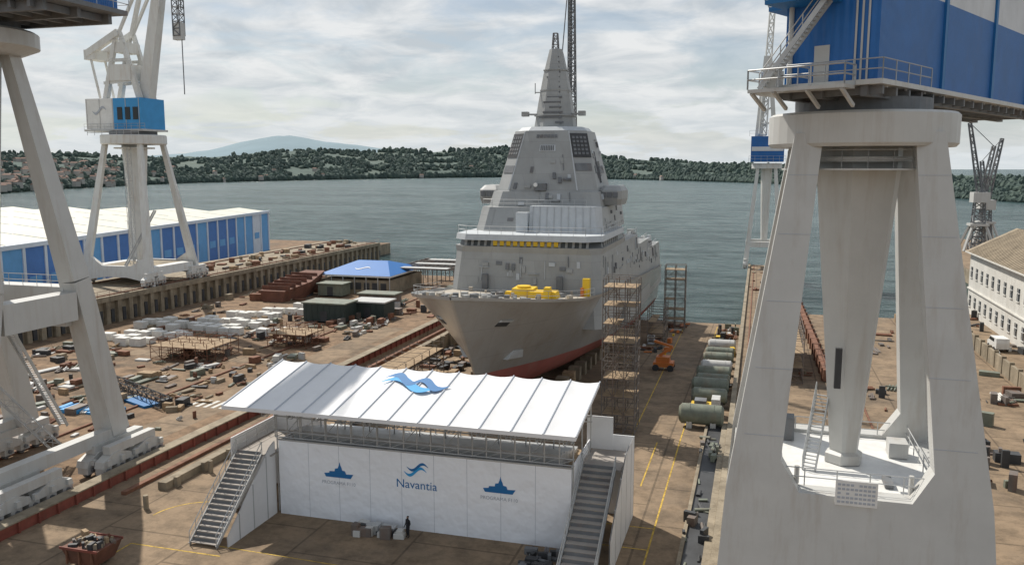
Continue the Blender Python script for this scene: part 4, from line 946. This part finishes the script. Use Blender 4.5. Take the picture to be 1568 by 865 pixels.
cn=N.new('ShaderNodeTexNoise');cn.inputs['Scale'].default_value=1.5;cn.inputs['Detail'].default_value=10;cn.inputs['Roughness'].default_value=.6;cn.inputs['Distortion'].default_value=.4;L.new(cbn.outputs[0],cn.inputs['Vector'])
mr=N.new('ShaderNodeMapRange');mr.interpolation_type='SMOOTHSTEP';mr.inputs[1].default_value=.38;mr.inputs[2].default_value=.54;mr.inputs[3].default_value=.42;mr.inputs[4].default_value=1.0;L.new(cn.outputs['Fac'],mr.inputs[0])
hz=math_('SUBTRACT',1.0,math_('MULTIPLY',zz,9.0),True)
thin=math_('SUBTRACT',1.0,math_('MULTIPLY',zz,.5),True)
fac=math_('MAXIMUM',math_('MULTIPLY',mr.outputs[0],thin),hz)
cn2=N.new('ShaderNodeTexNoise');cn2.inputs['Scale'].default_value=3.0;cn2.inputs['Detail'].default_value=9;cn2.inputs['Roughness'].default_value=.58;cn2.inputs['Distortion'].default_value=.5;L.new(cbn.outputs[0],cn2.inputs['Vector'])
mc=N.new('ShaderNodeMix');mc.data_type='RGBA';mc.inputs[6].default_value=(6.5,7.05,7.5,1);mc.inputs[7].default_value=(9.9,10.0,10.0,1)
mr2=N.new('ShaderNodeMapRange');mr2.inputs[1].default_value=.36;mr2.inputs[2].default_value=.62;L.new(cn2.outputs['Fac'],mr2.inputs[0]);L.new(mr2.outputs[0],mc.inputs[0])
mh=N.new('ShaderNodeMix');mh.data_type='RGBA';mh.inputs[7].default_value=(8.2,8.8,9.1,1);L.new(math_('MULTIPLY',hz,.75),mh.inputs[0]);L.new(mc.outputs[2],mh.inputs[6])
mm=N.new('ShaderNodeMix');mm.data_type='RGBA';L.new(fac,mm.inputs[0]);L.new(lim.outputs[0],mm.inputs[6]);L.new(mh.outputs[2],mm.inputs[7]);L.new(mm.outputs[2],bg.inputs[0])
sl=D.lights.new('sun','SUN');sl.energy=4.7;sl.angle=math.radians(.6);sl.color=(1,.94,.85)
so=D.objects.new('sun',sl);S.collection.objects.link(so)
sd=Vector((-.7,.55,1.0)).normalized();so.rotation_euler=sd.to_track_quat('Z','Y').to_euler();so.location=(-100,60,150)
cam=D.cameras.new('camera');cam.sensor_width=36;cam.lens=36*1300/1568;cam.clip_start=.5;cam.clip_end=20000
co=D.objects.new('camera',cam);S.collection.objects.link(co);co.location=(0,0,29)
co.rotation_euler=(math.radians(90-7.75),0,math.radians(16.2));S.camera=co
S.view_settings.view_transform='Standard';S.view_settings.look='None';S.view_settings.exposure=0
